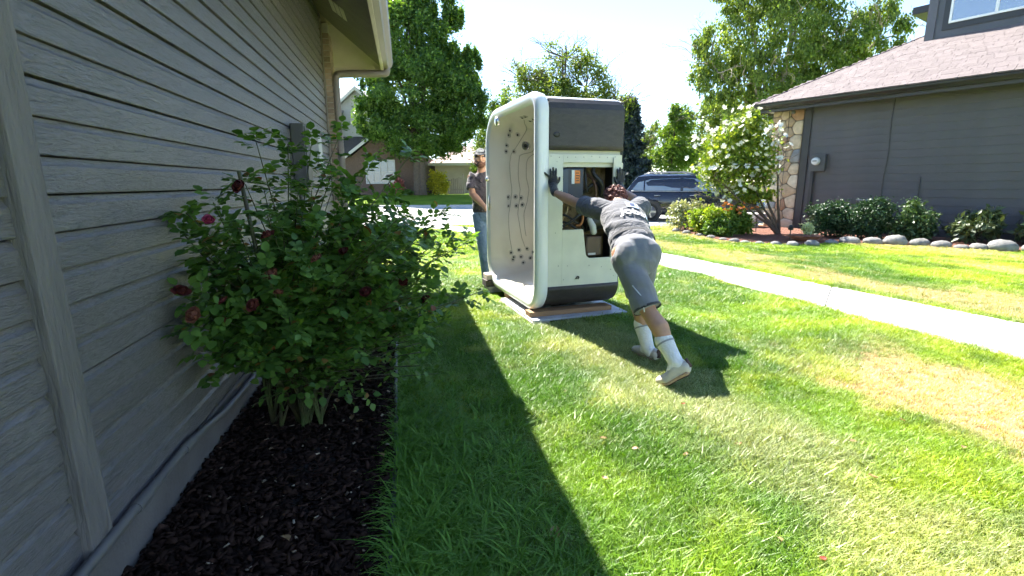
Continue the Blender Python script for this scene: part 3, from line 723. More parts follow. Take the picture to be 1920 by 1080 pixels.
def strip(name, prof, mat, x0=SK0, x1=SK1, th=.012, chamfer=0.0, grooves=0):
    """a bent panel following prof from x0 to x1; optional fine grooves across it"""
    g = G(); pr = []
    if grooves:
        P3 = [Vector((0, p[0], p[1])) for p in prof]
        L = [0]
        for i in range(1, len(P3)): L.append(L[-1] + (P3[i] - P3[i - 1]).length)
        def at(s_):
            for i in range(1, len(L)):
                if s_ <= L[i] + 1e-9:
                    t = (s_ - L[i - 1]) / max(1e-9, L[i] - L[i - 1]); d = (P3[i] - P3[i - 1]).normalized(); return P3[i - 1].lerp(P3[i], t), Vector((0, -d.z, d.y))
            return P3[-1], Vector((0, -1, 0))
        s_ = 0
        while s_ < L[-1]:
            for ds, dep in ((0, 0), (grooves - .006, 0), (grooves - .004, .004), (grooves - .001, .004)):
                q = min(s_ + ds, L[-1]); p, nn = at(q); pr.append((p.y - nn.y * dep, p.z - nn.z * dep))
            s_ += grooves
    else: pr = list(prof)
    n = len(pr)
    xs_ = [x0, x0 + .015, x1 - .05, x1 - .015, x1]; ins_ = [.006, 0, 0, .008, .028]
    cy, cz = .5, 1.0
    for x, i_ in zip(xs_, ins_):
        for k_, p in enumerate(pr):
            d = Vector((p[0] - (.24 if p[0] < .24 else p[0]), p[1] - (.24 if p[1] < .24 else (TH_ - .17 if p[1] > TH_ - .17 else p[1])))) if False else None
            a = pr[max(k_ - 1, 0)]; b_ = pr[min(k_ + 1, n - 1)]; tx, tz = b_[0] - a[0], b_[1] - a[1]; l_ = math.hypot(tx, tz) or 1
            g.v.append((x, p[0] + tz / l_ * i_, p[1] - tx / l_ * i_))
    for r_ in range(4): g.f += [(r_ * n + j, r_ * n + j + 1, (r_ + 1) * n + j + 1, (r_ + 1) * n + j) for j in range(n - 1)]
    o = g.build(name, mat, TUB, True, angle=30)
    md = o.modifiers.new('s', 'SOLIDIFY'); md.thickness = th; md.offset = -1 if False else 0
    return o
INS = .022
strip('skirt_panel', arc(INS, 1.462, 1.952), m_brown, grooves=.052, th=.014)
strip('top_edge', arc(INS + .006, 1.935, 3), m_lip, th=.012)
strip('skirt_panel', arc(INS, -1, .275), m_brown, th=.014)
# middle of the near side: frame sheet with the open equipment bay cut out of it
fy = INS + .004
xo0, xo1, zo0, zo1 = .272, .79, .776, 1.392      # big opening
zb0, xb0 = .495, .52                              # lower bay
def sheet_y(poly, name='frame_panel', y0=fy, th=.02):
    g = G(); g.prism(poly, 'y', y0, y0 + th); return g.build(name, m_foam, TUB, fix=True, bevel=.002)
sheet_y([(SK0, .235), (xo0, .235), (xo0, 1.465), (SK0, 1.465)])
sheet_y([(xo0, zo1), (SK1 - .02, zo1), (SK1 - .02, 1.465), (xo0, 1.465)])
cur = [(xb0 + .06 - math.cos(a) * .06, zb0 + .06 - math.sin(a) * .06) for a in np.linspace(0, PI / 2, 7)]
sheet_y([(xo0, .235), (SK1 - .02, .235), (SK1 - .02, zb0)] + cur[::-1] + [(xb0 - .03, zo0), (xo0, zo0)])
sheet_y([(xo1, zb0), (SK1 - .01, zb0), (SK1 - .01, zo1), (xo1, zo1)], y0=fy - .006)
# door jamb post
g = G(); g.box((xo1 - .005, fy - .016, zo1 - .62), (xo1 + .03, fy - .007, 1.44)); g.build('jamb', m_foam, TUB, bevel=.002)
# screws and scuffs on the frame
m_rust = M('rusty_screw', (.10, .075, .05), .7, .3)
rr_ = random.Random(9)
for i in range(16):
    x = rr_.choice([rr_.uniform(.16, .26), rr_.uniform(.82, .88), rr_.uniform(.2, .85)]); z = rr_.uniform(.3, .48) if .27 < x < .8 else rr_.uniform(.3, 1.44)
    g = G(); rad = rr_.uniform(.003, .005); y_ = fy - (.0075 if x > xo1 and zb0 < z < zo1 else .0012)
    g.lathe((x, y_ + .001, z), (0, -1, 0), [(rad, 0), (rad * .8, .0015), (rad * .3, .002)], 8); g.build('screw', m_rust, TUB)
for i in range(9):
    x = .15 + i * .082
    g = G(); g.lathe((x, fy - .001, 1.445 + rr_.uniform(-.008, .008)), (0, -1, 0), [(.004, 0), (.003, .002)], 8); g.build('screw', m_rust, TUB)
g = G(); g.tube(catmull([(.42, fy - .002, .30), (.435, fy - .006, .325), (.45, fy - .01, .318), (.44, fy - .004, .30)], 4), .006, 6); g.build('torn_gasket', m_jetdark, TUB, True)
# rest of the skirt: far, top, base pan
full = rrect(.03)
g = G(); cap = rrect(.03)
for x in (SK0 + .01, SK1 - .006): g.v += [(x, max(p[0], .06), p[1]) for p in cap]
n2 = len(cap)
g.f += [(j, (j + 1) % n2, n2 + (j + 1) % n2, n2 + j) for j in range(n2) if not (cap[j][0] < .2 and .2 < cap[j][1] < 1.5)]
g.build('skirt', m_foam, TUB, True, fix=True, angle=40)
g = G(); cap2 = rrect(.05)
g.prism([(p[0], p[1]) for p in cap2], 'x', SK1 - .02, SK1); g.build('base_pan', m_jetdark, TUB, fix=True)
# equipment bay
m_yfoam = M('yellow_spray_foam', (.24, .17, .085), .95, .25, 9, 1.0, 18, .03)
g = G(); g.box((.20, .30, .40), (.86, .33, 1.46)); g.build('bay_back', m_yfoam, TUB)
g = G(); g.ell((.45, .30, .62), (.2, .07, .16), 14, 8, jit=.08, rng=rr_); g.ell((.62, .31, 1.15), (.2, .06, .2), 14, 8, jit=.08, rng=rr_); g.build('insulation', m_yfoam, TUB, True)
m_ctrl = M('navy_control_box', (.010, .018, .040), .35, .1)
g = G(); g.box((.30, .06, 1.02), (.50, .22, 1.345)); cb = g.build('control_box', m_ctrl, TUB, bevel=.01)
g = G(); g.box((.285, .05, 1.05), (.335, .062, 1.33)); g.build('control_face', M('blue_grey_face', (.045, .065, .10), .4, .08), cb)
g = G(); g.box((.372, .054, 1.20), (.402, .0595, 1.325)); g.build('warning_label', M('white_label', (.7, .7, .68), .5, .04), cb)
g = G(); g.box((.404, .054, 1.205), (.458, .0595, 1.322)); ol = g.build('warning_label', M('orange_label', (.75, .22, .03), .5, .06), cb)
g = G()
for k_ in range(4): g.box((.415, .0525, 1.225 + k_ * .023), (.45 - .004 * (k_ % 2), .0535, 1.233 + k_ * .023))
g.build('label_print', m_jetdark, cb)
g = G(); g.tube([(.58, .20, .82), (.76, .20, .84)], .085, 18, round_cap=False); g.tube([(.76, .2, .84), (.80, .2, .84)], .06, 14); g.build('pump', M('black_pump', (.022, .022, .024), .4, .1), TUB, True, angle=40)
g = G(); g.tube([(.60, .12, .86), (.63, .10, .79), (.64, .10, .74)], [.026, .034, .03], 14, round_cap=True); g.build('pump_union', M('white_pvc', (.62, .62, .60), .35, .04), TUB, True)
for hp, r_, mt in (([(.30, .2, .92), (.36, .12, .90), (.45, .12, .84), (.54, .16, .80), (.60, .2, .74)], .011, m_jetdark), ([(.29, .2, .86), (.37, .14, .83), (.44, .12, .79), (.52, .14, .72)], .010, m_jetdark), ([(.50, .12, 1.0), (.52, .1, .9), (.50, .1, .82), (.46, .12, .80)], .013, M('orange_hose', (.45, .17, .05), .5, .1)), ([(.40, .2, 1.02), (.38, .16, .94), (.34, .16, .88), (.31, .16, .80)], .009, M('tan_wire', (.5, .38, .2), .6, .1)), ([(.55, .2, 1.1), (.62, .14, 1.18), (.70, .16, 1.2), (.76, .2, 1.12)], .016, m_jetdark), ([(.58, .2, 1.3), (.64, .12, 1.22), (.66, .12, 1.06), (.60, .16, .95)], .014, M('brown_hose', (.14, .07, .04), .5, .1))):
    g = G(); g.tube(catmull(hp, 6), r_, 8); g.build('hose', mt, TUB, True)
for hp, r_ in (([(.55, .1, .9), (.58, .06, .98), (.66, .07, 1.02), (.74, .12, .96)], .018), ([(.32, .12, .80), (.40, .08, .86), (.50, .08, .92), (.58, .12, .90)], .012), ([(.66, .15, 1.38), (.62, .1, 1.3), (.7, .08, 1.2), (.72, .12, 1.08)], .02), ([(.56, .16, 1.36), (.54, .1, 1.24), (.56, .1, 1.12)], .012)):
    g = G(); g.tube(catmull(hp, 6), r_, 8); g.build('hose', m_jetdark, TUB, True)
g = G(); g.box((.56, .10, .50), (.74, .26, .70)); g.build('heater_housing', M('brown_housing', (.10, .06, .035), .5, .12), TUB, bevel=.02)
g = G(); g.box((.585, .096, .515), (.665, .0995, .535)); g.build('housing_print', m_wbox, TUB)
# control hole in the upper skirt panel
g = G(); g.ell((.20, INS - .004, 1.635), (.035, .012, .025), 12, 8); g.build('drain_grommet', m_jetdark, TUB, True)

# boards the tub is skidded on
def tubm(): return Matrix.Translation((.226, 4.556, 0)) @ Matrix.Rotation(SPZ, 4, 'Z')
bd = thing('skid_board', 'pale grey skid board lying on grass under the tub', 'board', (.226, 4.556, 0), SPZ)
m_skid = M('scuffed_grey_board', (.42, .42, .43), .6, .22, 7, .4, 30, .004)
g = G(); g.box((-.05, -.06, .022), (.96, .95, .040)); g.build('sheet', m_skid, bd, bevel=.004)
g = G(); g.box((-.06, -.055, .0), (.12, .95, .021)); g.build('edge_strip', M('pale_lumber', (.62, .56, .46), .8, .1, 9, stretch=(1, .1, 1)), bd, bevel=.003)
m_lum = M('brown_lumber', (.30, .17, .085), .8, .2, 8, .5, 40, .004, stretch=(.1, 1, 1))
o = G().box((-.04, .05, .041), (.84, .19, .088)).build('timber', m_lum, None, bevel=.004); o.location = bd.location; o.rotation_euler = bd.rotation_euler
setp(o, 'brown timber packed under the near end of the tub', 'timber')
o = G().box((.02, .9, .001), (.84, 1.04, .088)).build('timber', m_lum, None, bevel=.004); o.location = bd.location; o.rotation_euler = bd.rotation_euler
setp(o, 'brown timber packed under the middle of the tub', 'timber')
for k_, (z0, z1, mt, lb) in enumerate(((.001, .07, M('grey_plank', (.33, .30, .27), .8, .15, 8), 'grey plank lowest of the stack under the tub\'s far end'), (.073, .15, M('dark_plank', (.075, .06, .05), .8, .2, 8), 'dark plank in the middle of the stack under the tub\'s far end'), (.153, .215, M('cream_plank', (.60, .50, .40), .8, .1, 8), 'cream plank topmost of the stack under the tub\'s far end'))):
    o = G().box((-.06 - .02 * (k_ % 2), 1.42 + .02 * k_, z0), (.6, 1.60 + .02 * k_, z1)).build('plank', mt, None, bevel=.005); o.location = bd.location; o.rotation_euler = bd.rotation_euler
    setp(o, lb, 'plank', 'planks under the tub')
# ------------------------------------------------------------------ people
def skinmat(name, col):
    m, nt, b = _nt(name); v = coords(nt, 'Object')
    cc = ramp(nt, noise(nt, v, 14, 5), [(.3, tuple(c * .86 for c in col)), (.7, tuple(c * 1.1 for c in col))])
    nt.links.new(cc, b.inputs['Base Color']); b.inputs['Roughness'].default_value = .5
    b.inputs['Subsurface Weight'].default_value = .12; b.inputs['Subsurface Radius'].default_value = (.02, .008, .004)
    bump(nt, b, noise(nt, v, 120, 3), .15, .002); return m
def clothmat(name, col, fold=0.9, fs=16.0, stretch=(1, 1, 1), rough=.85, var=.12):
    m, nt, b = _nt(name); v = coords(nt, 'Object', stretch)
    f = noise(nt, v, fs, 3, .5, 1.2); cc = ramp(nt, noise(nt, v, 9, 4), [(.3, tuple(c * (1 - var) for c in col)), (.7, tuple(c * (1 + var) for c in col))])
    nt.links.new(cc, b.inputs['Base Color']); b.inputs['Roughness'].default_value = rough; b.inputs['Sheen Weight'].default_value = .2
    pb = bump(nt, b, f, fold, .03); bump(nt, b, noise(nt, v, 500, 2), .12, .001, pb); return m
m_skin = skinmat('tanned_skin', (.46, .25, .155)); m_skin2 = skinmat('fair_skin', (.55, .31, .21))
m_tee = clothmat('dark_slate_tee', (.085, .086, .098), .6, 15, (.55, 1, 1))
m_short = clothmat('grey_shorts', (.165, .168, .185), .35, 7)
m_sock = clothmat('white_socks', (.70, .69, .68), .35, 40)
m_glove = clothmat('black_work_glove', (.020, .020, .021), .4, 60, rough=.6)
m_sole = M('tan_sole', (.42, .28, .17), .7, .15, 12); m_shoe = M('pale_canvas_shoe', (.50, .46, .40), .8, .15, 16, .4, 90, .003); m_dsole = M('dark_tread', (.09, .05, .035), .8, .2, 20)

def displace_cloth(o, amp, scale, axis_scale=(1, 1, 1), seed=0.0, calm=None):
    """real folds: push vertices along their normals by layered sines"""
    me = o.data; n = len(me.vertices); co = np.empty(n * 3, np.float32); me.vertices.foreach_get('co', co); co = co.reshape(-1, 3)
    no = np.empty(n * 3, np.float32); me.vertices.foreach_get('normal', no); no = no.reshape(-1, 3)
    p = co * np.array(axis_scale) * scale
    w = np.sin(p[:, 0] * 1.3 + 2.1 * np.sin(p[:, 1] * .7 + seed) + p[:, 2] * 2.2) + .7 * np.sin(p[:, 2] * 3.1 + p[:, 1] * 1.9 + 1.7 * np.sin(p[:, 0] * .9 + seed * 2)) + .4 * np.sin(p[:, 1] * 5.3 - p[:, 2] * 3.7 + seed)
    w = np.sign(w) * np.abs(w / 2.1) ** .8
    if calm is not None: w = w * (1 - .8 * np.clip((co[:, 1] - calm[0]) / (calm[1] - calm[0]), 0, 1))
    co = co + no * (w * amp)[:, None]; me.vertices.foreach_set('co', co.astype(np.float32).ravel()); me.update()

RB = Vector((1.02, 3.28, 0))
P1 = thing('person', 'person in grey shirt and shorts leaning hard into the hot tub', 'person', RB)
def w_(x, y, z): return Vector((x, y, z)) - RB
hipL, hipR = w_(.80, 3.50, .80), w_(.965, 3.54, .80)
kneeL, ankL, heelL, ballL, toeL = w_(.925, 3.26, .44), w_(1.05, 3.02, .165), w_(1.10, 2.97, .135), w_(1.005, 3.02, .040), w_(.968, 3.06, .022)
kneeR, ankR, heelR, ballR, toeR = w_(.945, 3.70, .42), w_(1.01, 3.53, .09), w_(1.05, 3.48, .04), w_(.975, 3.62, .03), w_(.955, 3.68, .025)
pel = w_(.882, 3.52, .82); wai = w_(.872, 3.68, .92); che = w_(.868, 3.90, 1.03); nek = w_(.872, 4.08, 1.115); hed = w_(.868, 4.22, 1.165)
shL, elL, wrL = w_(.69, 4.05, 1.085), w_(.535, 4.30, 1.14), w_(.385, 4.485, 1.215)
shR, elR, wrR = w_(1.05, 4.09, 1.085), w_(1.10, 4.40, 1.13), w_(1.02, 4.71, 1.225)
def body1(g):
    g.tube([pel, wai, che, nek], [(.155, .11), (.145, .10), (.165, .10), (.07, .065)], 16, round_cap=True)
    g.tube([nek, hed + Vector((0, -.06, -.005))], [.06, .055], 12, round_cap=True)
    g.ell(hed, (.078, .105, .098), 16, 10); g.ell(hed + Vector((0, .07, -.06)), (.055, .05, .055), 12, 8)
    for s in (-1, 1): g.ell(hed + Vector((s * .08, .01, -.01)), (.012, .03, .035), 8, 6)
    g.ell(hed + Vector((0, .115, -.03)), (.015, .02, .02), 8, 6)
    for a, b_, c in ((shL, elL, wrL), (shR, elR, wrR)):
        g.tube([che.lerp(a, .6), a, a.lerp(b_, .5), b_], [.06, .062, .052, .042], 12, round_cap=True)
        g.tube([b_, b_.lerp(c, .35), c], [.043, .046, .03], 12, round_cap=True)
    for h, k, a in ((hipL, kneeL, ankL), (hipR, kneeR, ankR)):
        g.tube([h, h.lerp(k, .5), k], [.095, .08, .056], 14, round_cap=True)
        d = (a - k)
        calf = k + d * .32 + Vector((.012, -.022, .005))
        g.tube([k, calf, k + d * .7, a], [.055, .063, .045, .036], 14, round_cap=True)
organic('body', body1, .010, m_skin, P1, 5)
def shirt1(g):
    b0 = pel.lerp(wai, .15)
    g.tube([b0, wai, wai.lerp(che, .5), che, che.lerp(nek, .55), nek + Vector((0, -.02, 0))], [(.165, .124), (.162, .121), (.172, .122), (.182, .118), (.148, .098), (.085, .075)], 20, round_cap=False)
    for a, b_ in ((shL, elL), (shR, elR)):
        e = a.lerp(b_, .62); g.tube([che.lerp(a, .45) + Vector((0, 0, .01)), a + Vector((0, 0, .012)), a.lerp(b_, .35), e], [.085, .088, .083, .080], 16, round_cap=False)
tee = organic('shirt', shirt1, .0085, m_tee, P1, 5)
tb = BVHTree.FromPolygons([v.co.copy() for v in tee.data.vertices], [tuple(p.vertices) for p in tee.data.polygons])
displace_cloth(tee, .010, 15, (.45, 1.1, 1.1), 1.3, (wai.y + .0, wai.y + .10))
def shorts1(g):
    g.tube([wai.lerp(pel, .35) + Vector((0, .0, .0)), pel, pel + Vector((0, -.05, -.06))], [(.152, .118), (.166, .130), (.152, .12)], 18, round_cap=True)
    for s, h, k, t in ((-1, hipL, kneeL, .95), (1, hipR, kneeR, .9)):
        e = h.lerp(k, t); g.ell(h + Vector((s * -.0, -.06, -.0)), (.09, .092, .11), 12, 8)
        g.tube([h, h.lerp(k, .4), h.lerp(k, .75), e], [.108, .102, .096, .096], 16, round_cap=False)
sh = organic('shorts', shorts1, .0085, m_short, P1, 6)
displace_cloth(sh, .006, 13, (1, 1, .8), .4)
g = G(); c_ = wai.lerp(pel, .42); ds_ = (wai - pel).normalized(); g.tube([c_ - ds_ * .018, c_ + ds_ * .014], [(.168, .130), (.165, .127)], 28, cap=False); g.build('waistband', clothmat('dark_waistband', (.03, .03, .035), .3), sh, True)
# hem bands and piping on the shorts
dk = (kneeL - hipL).normalized()
g = G(); e = hipL.lerp(kneeL, .945); g.tube([e - dk * .010, e + dk * .007], [.098, .0975], 20, cap=False); g.build('hem', clothmat('dark_hem', (.03, .03, .034), .2), sh, True)
pp_ = [hipL.lerp(kneeL, .5) + Vector((-.05, -.09, .0)), hipL.lerp(kneeL, .68) + Vector((-.02, -.10, .0)), hipL.lerp(kneeL, .82) + Vector((-.03, -.097, -.01)), hipL.lerp(kneeL, .92) + Vector((-.04, -.092, -.01))]
g = G(); g.tube(pp_, .0045, 6); g.build('piping', M('reflective_piping', (.62, .62, .64), .4, .05), sh, True)
for k_ in range(3):
    g = G(); g.ell(pel + Vector((.045 + .02 * k_, .0, .131)), (.009, .006, .004), 8, 6); g.build('lace_end', m_glove, sh, True)
# socks
for k, a, hl, ba, f in ((kneeL, ankL, heelL, ballL, .56), (kneeR, ankR, heelR, ballR, .5)):
    d = a - k
    def sock(g):
        g.tube([k + d * f, k + d * (f + .05), k + d * .75, a, a.lerp(hl, .4)], [.062, .060, .053, .048, .046], 16, round_cap=True); g.tube([a, a.lerp(ba, .45)], [.046, .04], 12, round_cap=True)
    so = organic('sock', sock, .008, m_sock, P1, 3)
    g = G(); c_ = k + d * (f + .07); dn = d.normalized(); g.tube([c_ - dn * .006, c_ + dn * .006], [.0615, .061], 18, cap=False); g.build('sock_stripe', clothmat('grey_stripe', (.30, .30, .31), .2), so, True)
# shoes
for hl, ba, to, up in ((heelL, ballL, toeL, Vector((-.42, .45, .79)).normalized()), (heelR, ballR, toeR, Vector((0, 0, 1)))):
    def shoe(g):
        g.tube([hl + up * .018, hl.lerp(ba, .35) + up * .03, hl.lerp(ba, .75) + up * .022, ba + up * .02, to + up * .012], [(.040, .045), (.044, .05), (.047, .038), (.048, .034), (.034, .024)], 14, round_cap=True)
    s_ = organic('shoe', shoe, .007, m_shoe, P1, 3)
    def sole(g):
        g.tube([hl - up * .014, hl.lerp(ba, .5) - up * .010, ba - up * .008, to - up * .006], [(.042, .016), (.040, .014), (.05, .014), (.036, .012)], 14, round_cap=True)
    organic('sole', sole, .006, m_sole, s_, 2)
    g = G(); g.tube([hl - up * .029, hl.lerp(ba, .5) - up * .022, ba - up * .02], [(.032, .004), (.032, .004), (.04, .004)], 12); g.build('tread', m_dsole, s_, True)
# laces and heel tabs
for hl, ba, to, up in ((heelL, ballL, toeL, Vector((-.42, .45, .79)).normalized()), (heelR, ballR, toeR, Vector((0, 0, 1)))):
    fd = (ba - hl).normalized(); sd_ = fd.cross(up).normalized()
    for k_ in range(4):
        c_ = hl.lerp(ba, .55 + .13 * k_) + up * (.066 - .007 * k_); g = G(); g.tube([c_ - sd_ * .028 - up * .01, c_ + up * .003, c_ + sd_ * .028 - up * .01], .0035, 6); g.build('shoelace', m_sock, P1, True)
    g = G(); c_ = hl + up * .03 - fd * .036; g.tube([c_ - up * .028, c_ + up * .032], [(.018, .008), (.014, .006)], 8); g.build('heel_tab', m_dsole, P1, True)
# gloves pressed flat on the tub: X across, Z up in the plane of the tub side
eX = Vector((.94701, .32121, 0)); eY = Vector((-.32121, .94701, 0)); eZ = Vector((0, 0, 1))
def glove(wr, palm, fl, name='glove'):
    q = lambda a, b_, c=0.0: palm + eX * a + eZ * b_ - eY * c
    def gl(g):
        g.tube([wr, wr.lerp(q(0, -.045, .012), .6), q(0, -.04, .012)], [.036, .036, .038], 12, round_cap=True)
        g.tube([q(0, -.045, .012), q(0, 0, .010), q(0, .035, .008)], [(.040, .02), (.046, .02), (.042, .016)], 14, round_cap=True)
        for pts_, r in fl: g.tube([q(*p) for p in pts_], [r * 1.05, r, r * .92, r * .8][:len(pts_)], 10, round_cap=True)
    o = organic(name, gl, .0042, m_glove, P1, 3)
    g = G(); c = wr.lerp(q(0, -.045, .012), .3); dd = (q(0, -.045, .012) - wr).normalized(); g.tube([c - dd * .012, c + dd * .012], [.0385, .0385], 16, cap=False); g.build('cuff_strap', M('grey_strap', (.09, .09, .09), .6, .1), o, True)
PL = Vector((.226, 4.556, 0)) + eX * .155 + eY * -.004 + eZ * 1.315 - RB
PR = Vector((.226, 4.556, 0)) + eX * .845 + eY * -.004 + eZ * 1.315 - RB
FG = [([(-.030, .03, .01), (-.052, .05, .012), (-.070, .062, .008), (-.080, .075, .006)], .0105), ([(-.020, .03, .01), (-.025, .065, .014), (-.026, .09, .01), (-.026, .105, .006)], .0108), ([(.0, .035, .01), (.001, .075, .015), (.001, .10, .01), (.001, .118, .006)], .0112), ([(.020, .03, .01), (.026, .068, .014), (.029, .092, .01), (.030, .108, .006)], .0108), ([(.038, -.02, .01), (.058, .005, .014), (.064, .03, .010)], .012)]
glove(wrL, PL, FG)
FG2 = [([(.034, .03, .01), (.040, .055, .012), (.043, .073, .008), (.044, .085, .006)], .0105), ([(.016, .03, .01), (.019, .068, .014), (.02, .09, .01), (.02, .106, .006)], .0108), ([(-.004, .035, .01), (-.004, .075, .015), (-.004, .1, .01), (-.004, .118, .006)], .0112), ([(-.024, .03, .01), (-.027, .066, .014), (-.029, .09, .01), (-.030, .106, .006)], .0108), ([(-.038, -.02, .01), (-.056, .005, .014), (-.062, .03, .010)], .012)]
glove(wrR, PR, FG2)
# curly hair
m_hair = M('curly_auburn_hair', (.16, .055, .038), .5, .5, 30)
g = G(); rh = random.Random(5)
for i in range(230):
    th = math.acos(rh.uniform(-.25, 1)); ph = rh.uniform(0, 2 * PI); r = Vector((math.sin(th) * math.cos(ph), math.sin(th) * math.sin(ph), math.cos(th)))
    if r.y > .55 and r.z < .5: continue
    c = hed + Vector((r.x * .088, r.y * .112, r.z * .104)); ax = Vector((rh.gauss(0, 1), rh.gauss(0, 1), rh.gauss(0, 1))).normalized(); u = ax.orthogonal().normalized(); v_ = ax.cross(u); k_ = rh.uniform(.010, .018)
    g.tube([c + (u * math.cos(t) + v_ * math.sin(t)) * k_ + ax * (t * .002) for t in np.linspace(0, 5.2, 7)], [.004, .0055, .006, .006, .006, .0055, .003], 5)
g.ell(hed + Vector((0, -.005, .006)), (.083, .105, .099), 14, 10)
g.build('hair', m_hair, P1, True)
# printed back of the shirt: a pale emblem and the lettering, laid on the cloth
dg = bpy.context.evaluated_depsgraph_get(); dg.update()
sp = (nek - wai).normalized(); ac = Vector((1, 0.0, 0)); nb_ = ac.cross(sp).normalized(); nb_ = nb_ if nb_.z > 0 else -nb_
def onback(u, v, c0):
    h = tb.ray_cast(c0 + ac * u + sp * v + nb_ * .6, -nb_)
    return (h[0] if h[0] is not None else c0 + ac * u + sp * v) + nb_ * .0085
c0 = wai.lerp(nek, .52)
cu = bpy.data.curves.new('txt', 'FONT'); cu.body = 'Jobsh'; cu.size = .112; cu.align_x = 'CENTER'; cu.offset = .0018
to_ = bpy.data.objects.new('txt', cu); COL.objects.link(to_); dg.update(); dg = bpy.context.evaluated_depsgraph_get()
tm = bpy.data.meshes.new_from_object(to_.evaluated_get(dg)); bpy.data.objects.remove(to_)
bmt = bmesh.new(); bmt.from_mesh(tm); bmesh.ops.triangulate(bmt, faces=bmt.faces); bmesh.ops.subdivide_edges(bmt, edges=[e for e in bmt.edges if e.calc_length() > .02], cuts=2)
for v in bmt.verts: v.co = onback(v.co.x + .06, v.co.y - .14, c0)
bmt.to_mesh(tm); bmt.free(); tm.materials.clear(); m_print = M('pale_print', (.85, .85, .88), .7, .03); tm.materials.append(m_print); tm.name = 'lettering'
link('lettering', tm, tee)
def patch(u0, u1, v0, v1, mat, name):
    g = G(); n_ = 8
    for i in range(n_ + 1):
        for j in range(n_ + 1): g.v.append(onback(u0 + (u1 - u0) * i / n_, v0 + (v1 - v0) * j / n_, c0))
    for i in range(n_):
        for j in range(n_): g.f.append((i * (n_ + 1) + j, (i + 1) * (n_ + 1) + j, (i + 1) * (n_ + 1) + j + 1, i * (n_ + 1) + j + 1))
    o = g.build(name, mat, tee, True); return o
patch(.0, .095, -.035, .06, M('light_blue_print', (.40, .47, .62), .7, .05), 'printed_emblem')
for z_ in (.075, .105):
    pass
pe = patch(.03, .066, -.01, .037, M('dark_blue_print', (.06, .08, .16), .7, .05), 'printed_emblem'); 
for v in pe.data.vertices: v.co += nb_ * .003

# ---- second mover behind the far end, facing the camera
RB2 = Vector((-.36, 6.62, 0))
P2 = thing('person', 'bearded person in cap, dark tee and jeans behind the tub', 'person', RB2)
def u_(x, y, z): return Vector((x, y, z)) - RB2
h2 = u_(-.385, 6.52, 1.615); n2_ = u_(-.375, 6.57, 1.46); c2 = u_(-.355, 6.59, 1.27); w2 = u_(-.345, 6.60, 1.06); p2_ = u_(-.34, 6.60, .96)
sR, eR, wR = u_(-.515, 6.58, 1.385), u_(-.50, 6.50, 1.165), u_(-.345, 6.34, 1.02)
sL, eL, wL = u_(-.18, 6.58, 1.385), u_(-.14, 6.50, 1.165), u_(-.22, 6.34, 1.02)
def body2(g):
    g.tube([p2_, w2, c2, n2_], [(.15, .10), (.14, .10), (.16, .10), (.06, .06)], 16, round_cap=True)
    g.tube([n2_, h2 + Vector((0, .02, -.06))], [.055, .052], 12, round_cap=True)
    g.ell(h2, (.076, .096, .112), 16, 12); g.ell(h2 + Vector((0, -.055, -.07)), (.05, .045, .045), 12, 8)
    g.ell(h2 + Vector((0, -.100, -.008)), (.013, .02, .024), 8, 6); g.ell(h2 + Vector((0, -.085, .03)), (.05, .014, .012), 10, 6)
    for s in (-1, 1): g.ell(h2 + Vector((s * .078, .01, -.005)), (.012, .02, .032), 8, 6); g.ell(h2 + Vector((s * .035, -.075, -.02)), (.024, .02, .02), 8, 6)
    for a, b_, c in ((sR, eR, wR), (sL, eL, wL)):
        g.tube([c2.lerp(a, .6), a, b_], [.055, .056, .044], 12, round_cap=True); g.tube([b_, b_.lerp(c, .35), c], [.044, .046, .03], 12, round_cap=True)
        d = (c - b_).normalized(); g.tube([c, c + d * .05], [.032, .036], 10, round_cap=True)
        for i in range(4): o_ = Vector((-.022 + .015 * i, 0, .008)); g.tube([c + d * .07 + o_, c + d * .115 + o_, c + d * .14 + o_ + Vector((0, .0, -.02))], [.010, .0095, .008], 8, round_cap=True)
        g.tube([c + d * .03 + Vector((.03, 0, 0)), c + d * .075 + Vector((.045, 0, .01))], [.011, .009], 8, round_cap=True)
organic('body', body2, .008, m_skin2, P2, 4)
def tee2(g):
    g.tube([p2_ + Vector((0, 0, -.03)), w2, c2, c2.lerp(n2_, .6), n2_ + Vector((0, 0, -.015))], [(.172, .125), (.165, .122), (.185, .122), (.15, .09), (.072, .07)], 18)
    for a, b_ in ((sR, eR), (sL, eL)): g.tube([c2.lerp(a, .5), a, a.lerp(b_, .35), a.lerp(b_, .72)], [.07, .075, .073, .074], 14)
t2 = organic('shirt', tee2, .008, clothmat('charcoal_plum_tee', (.085, .072, .088), .8, 16), P2, 5); displace_cloth(t2, .005, 16, (1, 1, 1), .7)
def jeans(g):
    g.tube([w2 + Vector((0, 0, -.04)), p2_, p2_ + Vector((0, 0, -.08))], [(.15, .108), (.165, .12), (.16, .12)], 16, round_cap=True)
    for s, f in ((-1, u_(-.335, 6.50, .06)), (1, u_(-.24, 6.68, .06))):
        h = p2_ + Vector((s * .085, 0, -.05)); k = h.lerp(f, .5) + Vector((0, -.03, 0)); g.tube([h, h.lerp(k, .5), k, k.lerp(f, .6), f], [.098, .086, .07, .062, .062], 14)
organic('jeans', jeans, .008, clothmat('blue_denim', (.13, .21, .34), .7, 14), P2, 4)
for f, to in ((u_(-.335, 6.50, .05), u_(-.35, 6.30, .03)), (u_(-.24, 6.68, .05), u_(-.25, 6.48, .03))):
    def sh2(g): g.tube([f + Vector((0, .05, 0)), f, f.lerp(to, .6), to], [(.042, .045), (.045, .05), (.046, .035), (.036, .025)], 12, round_cap=True)
    organic('shoe', sh2, .008, m_dsole, P2, 3)
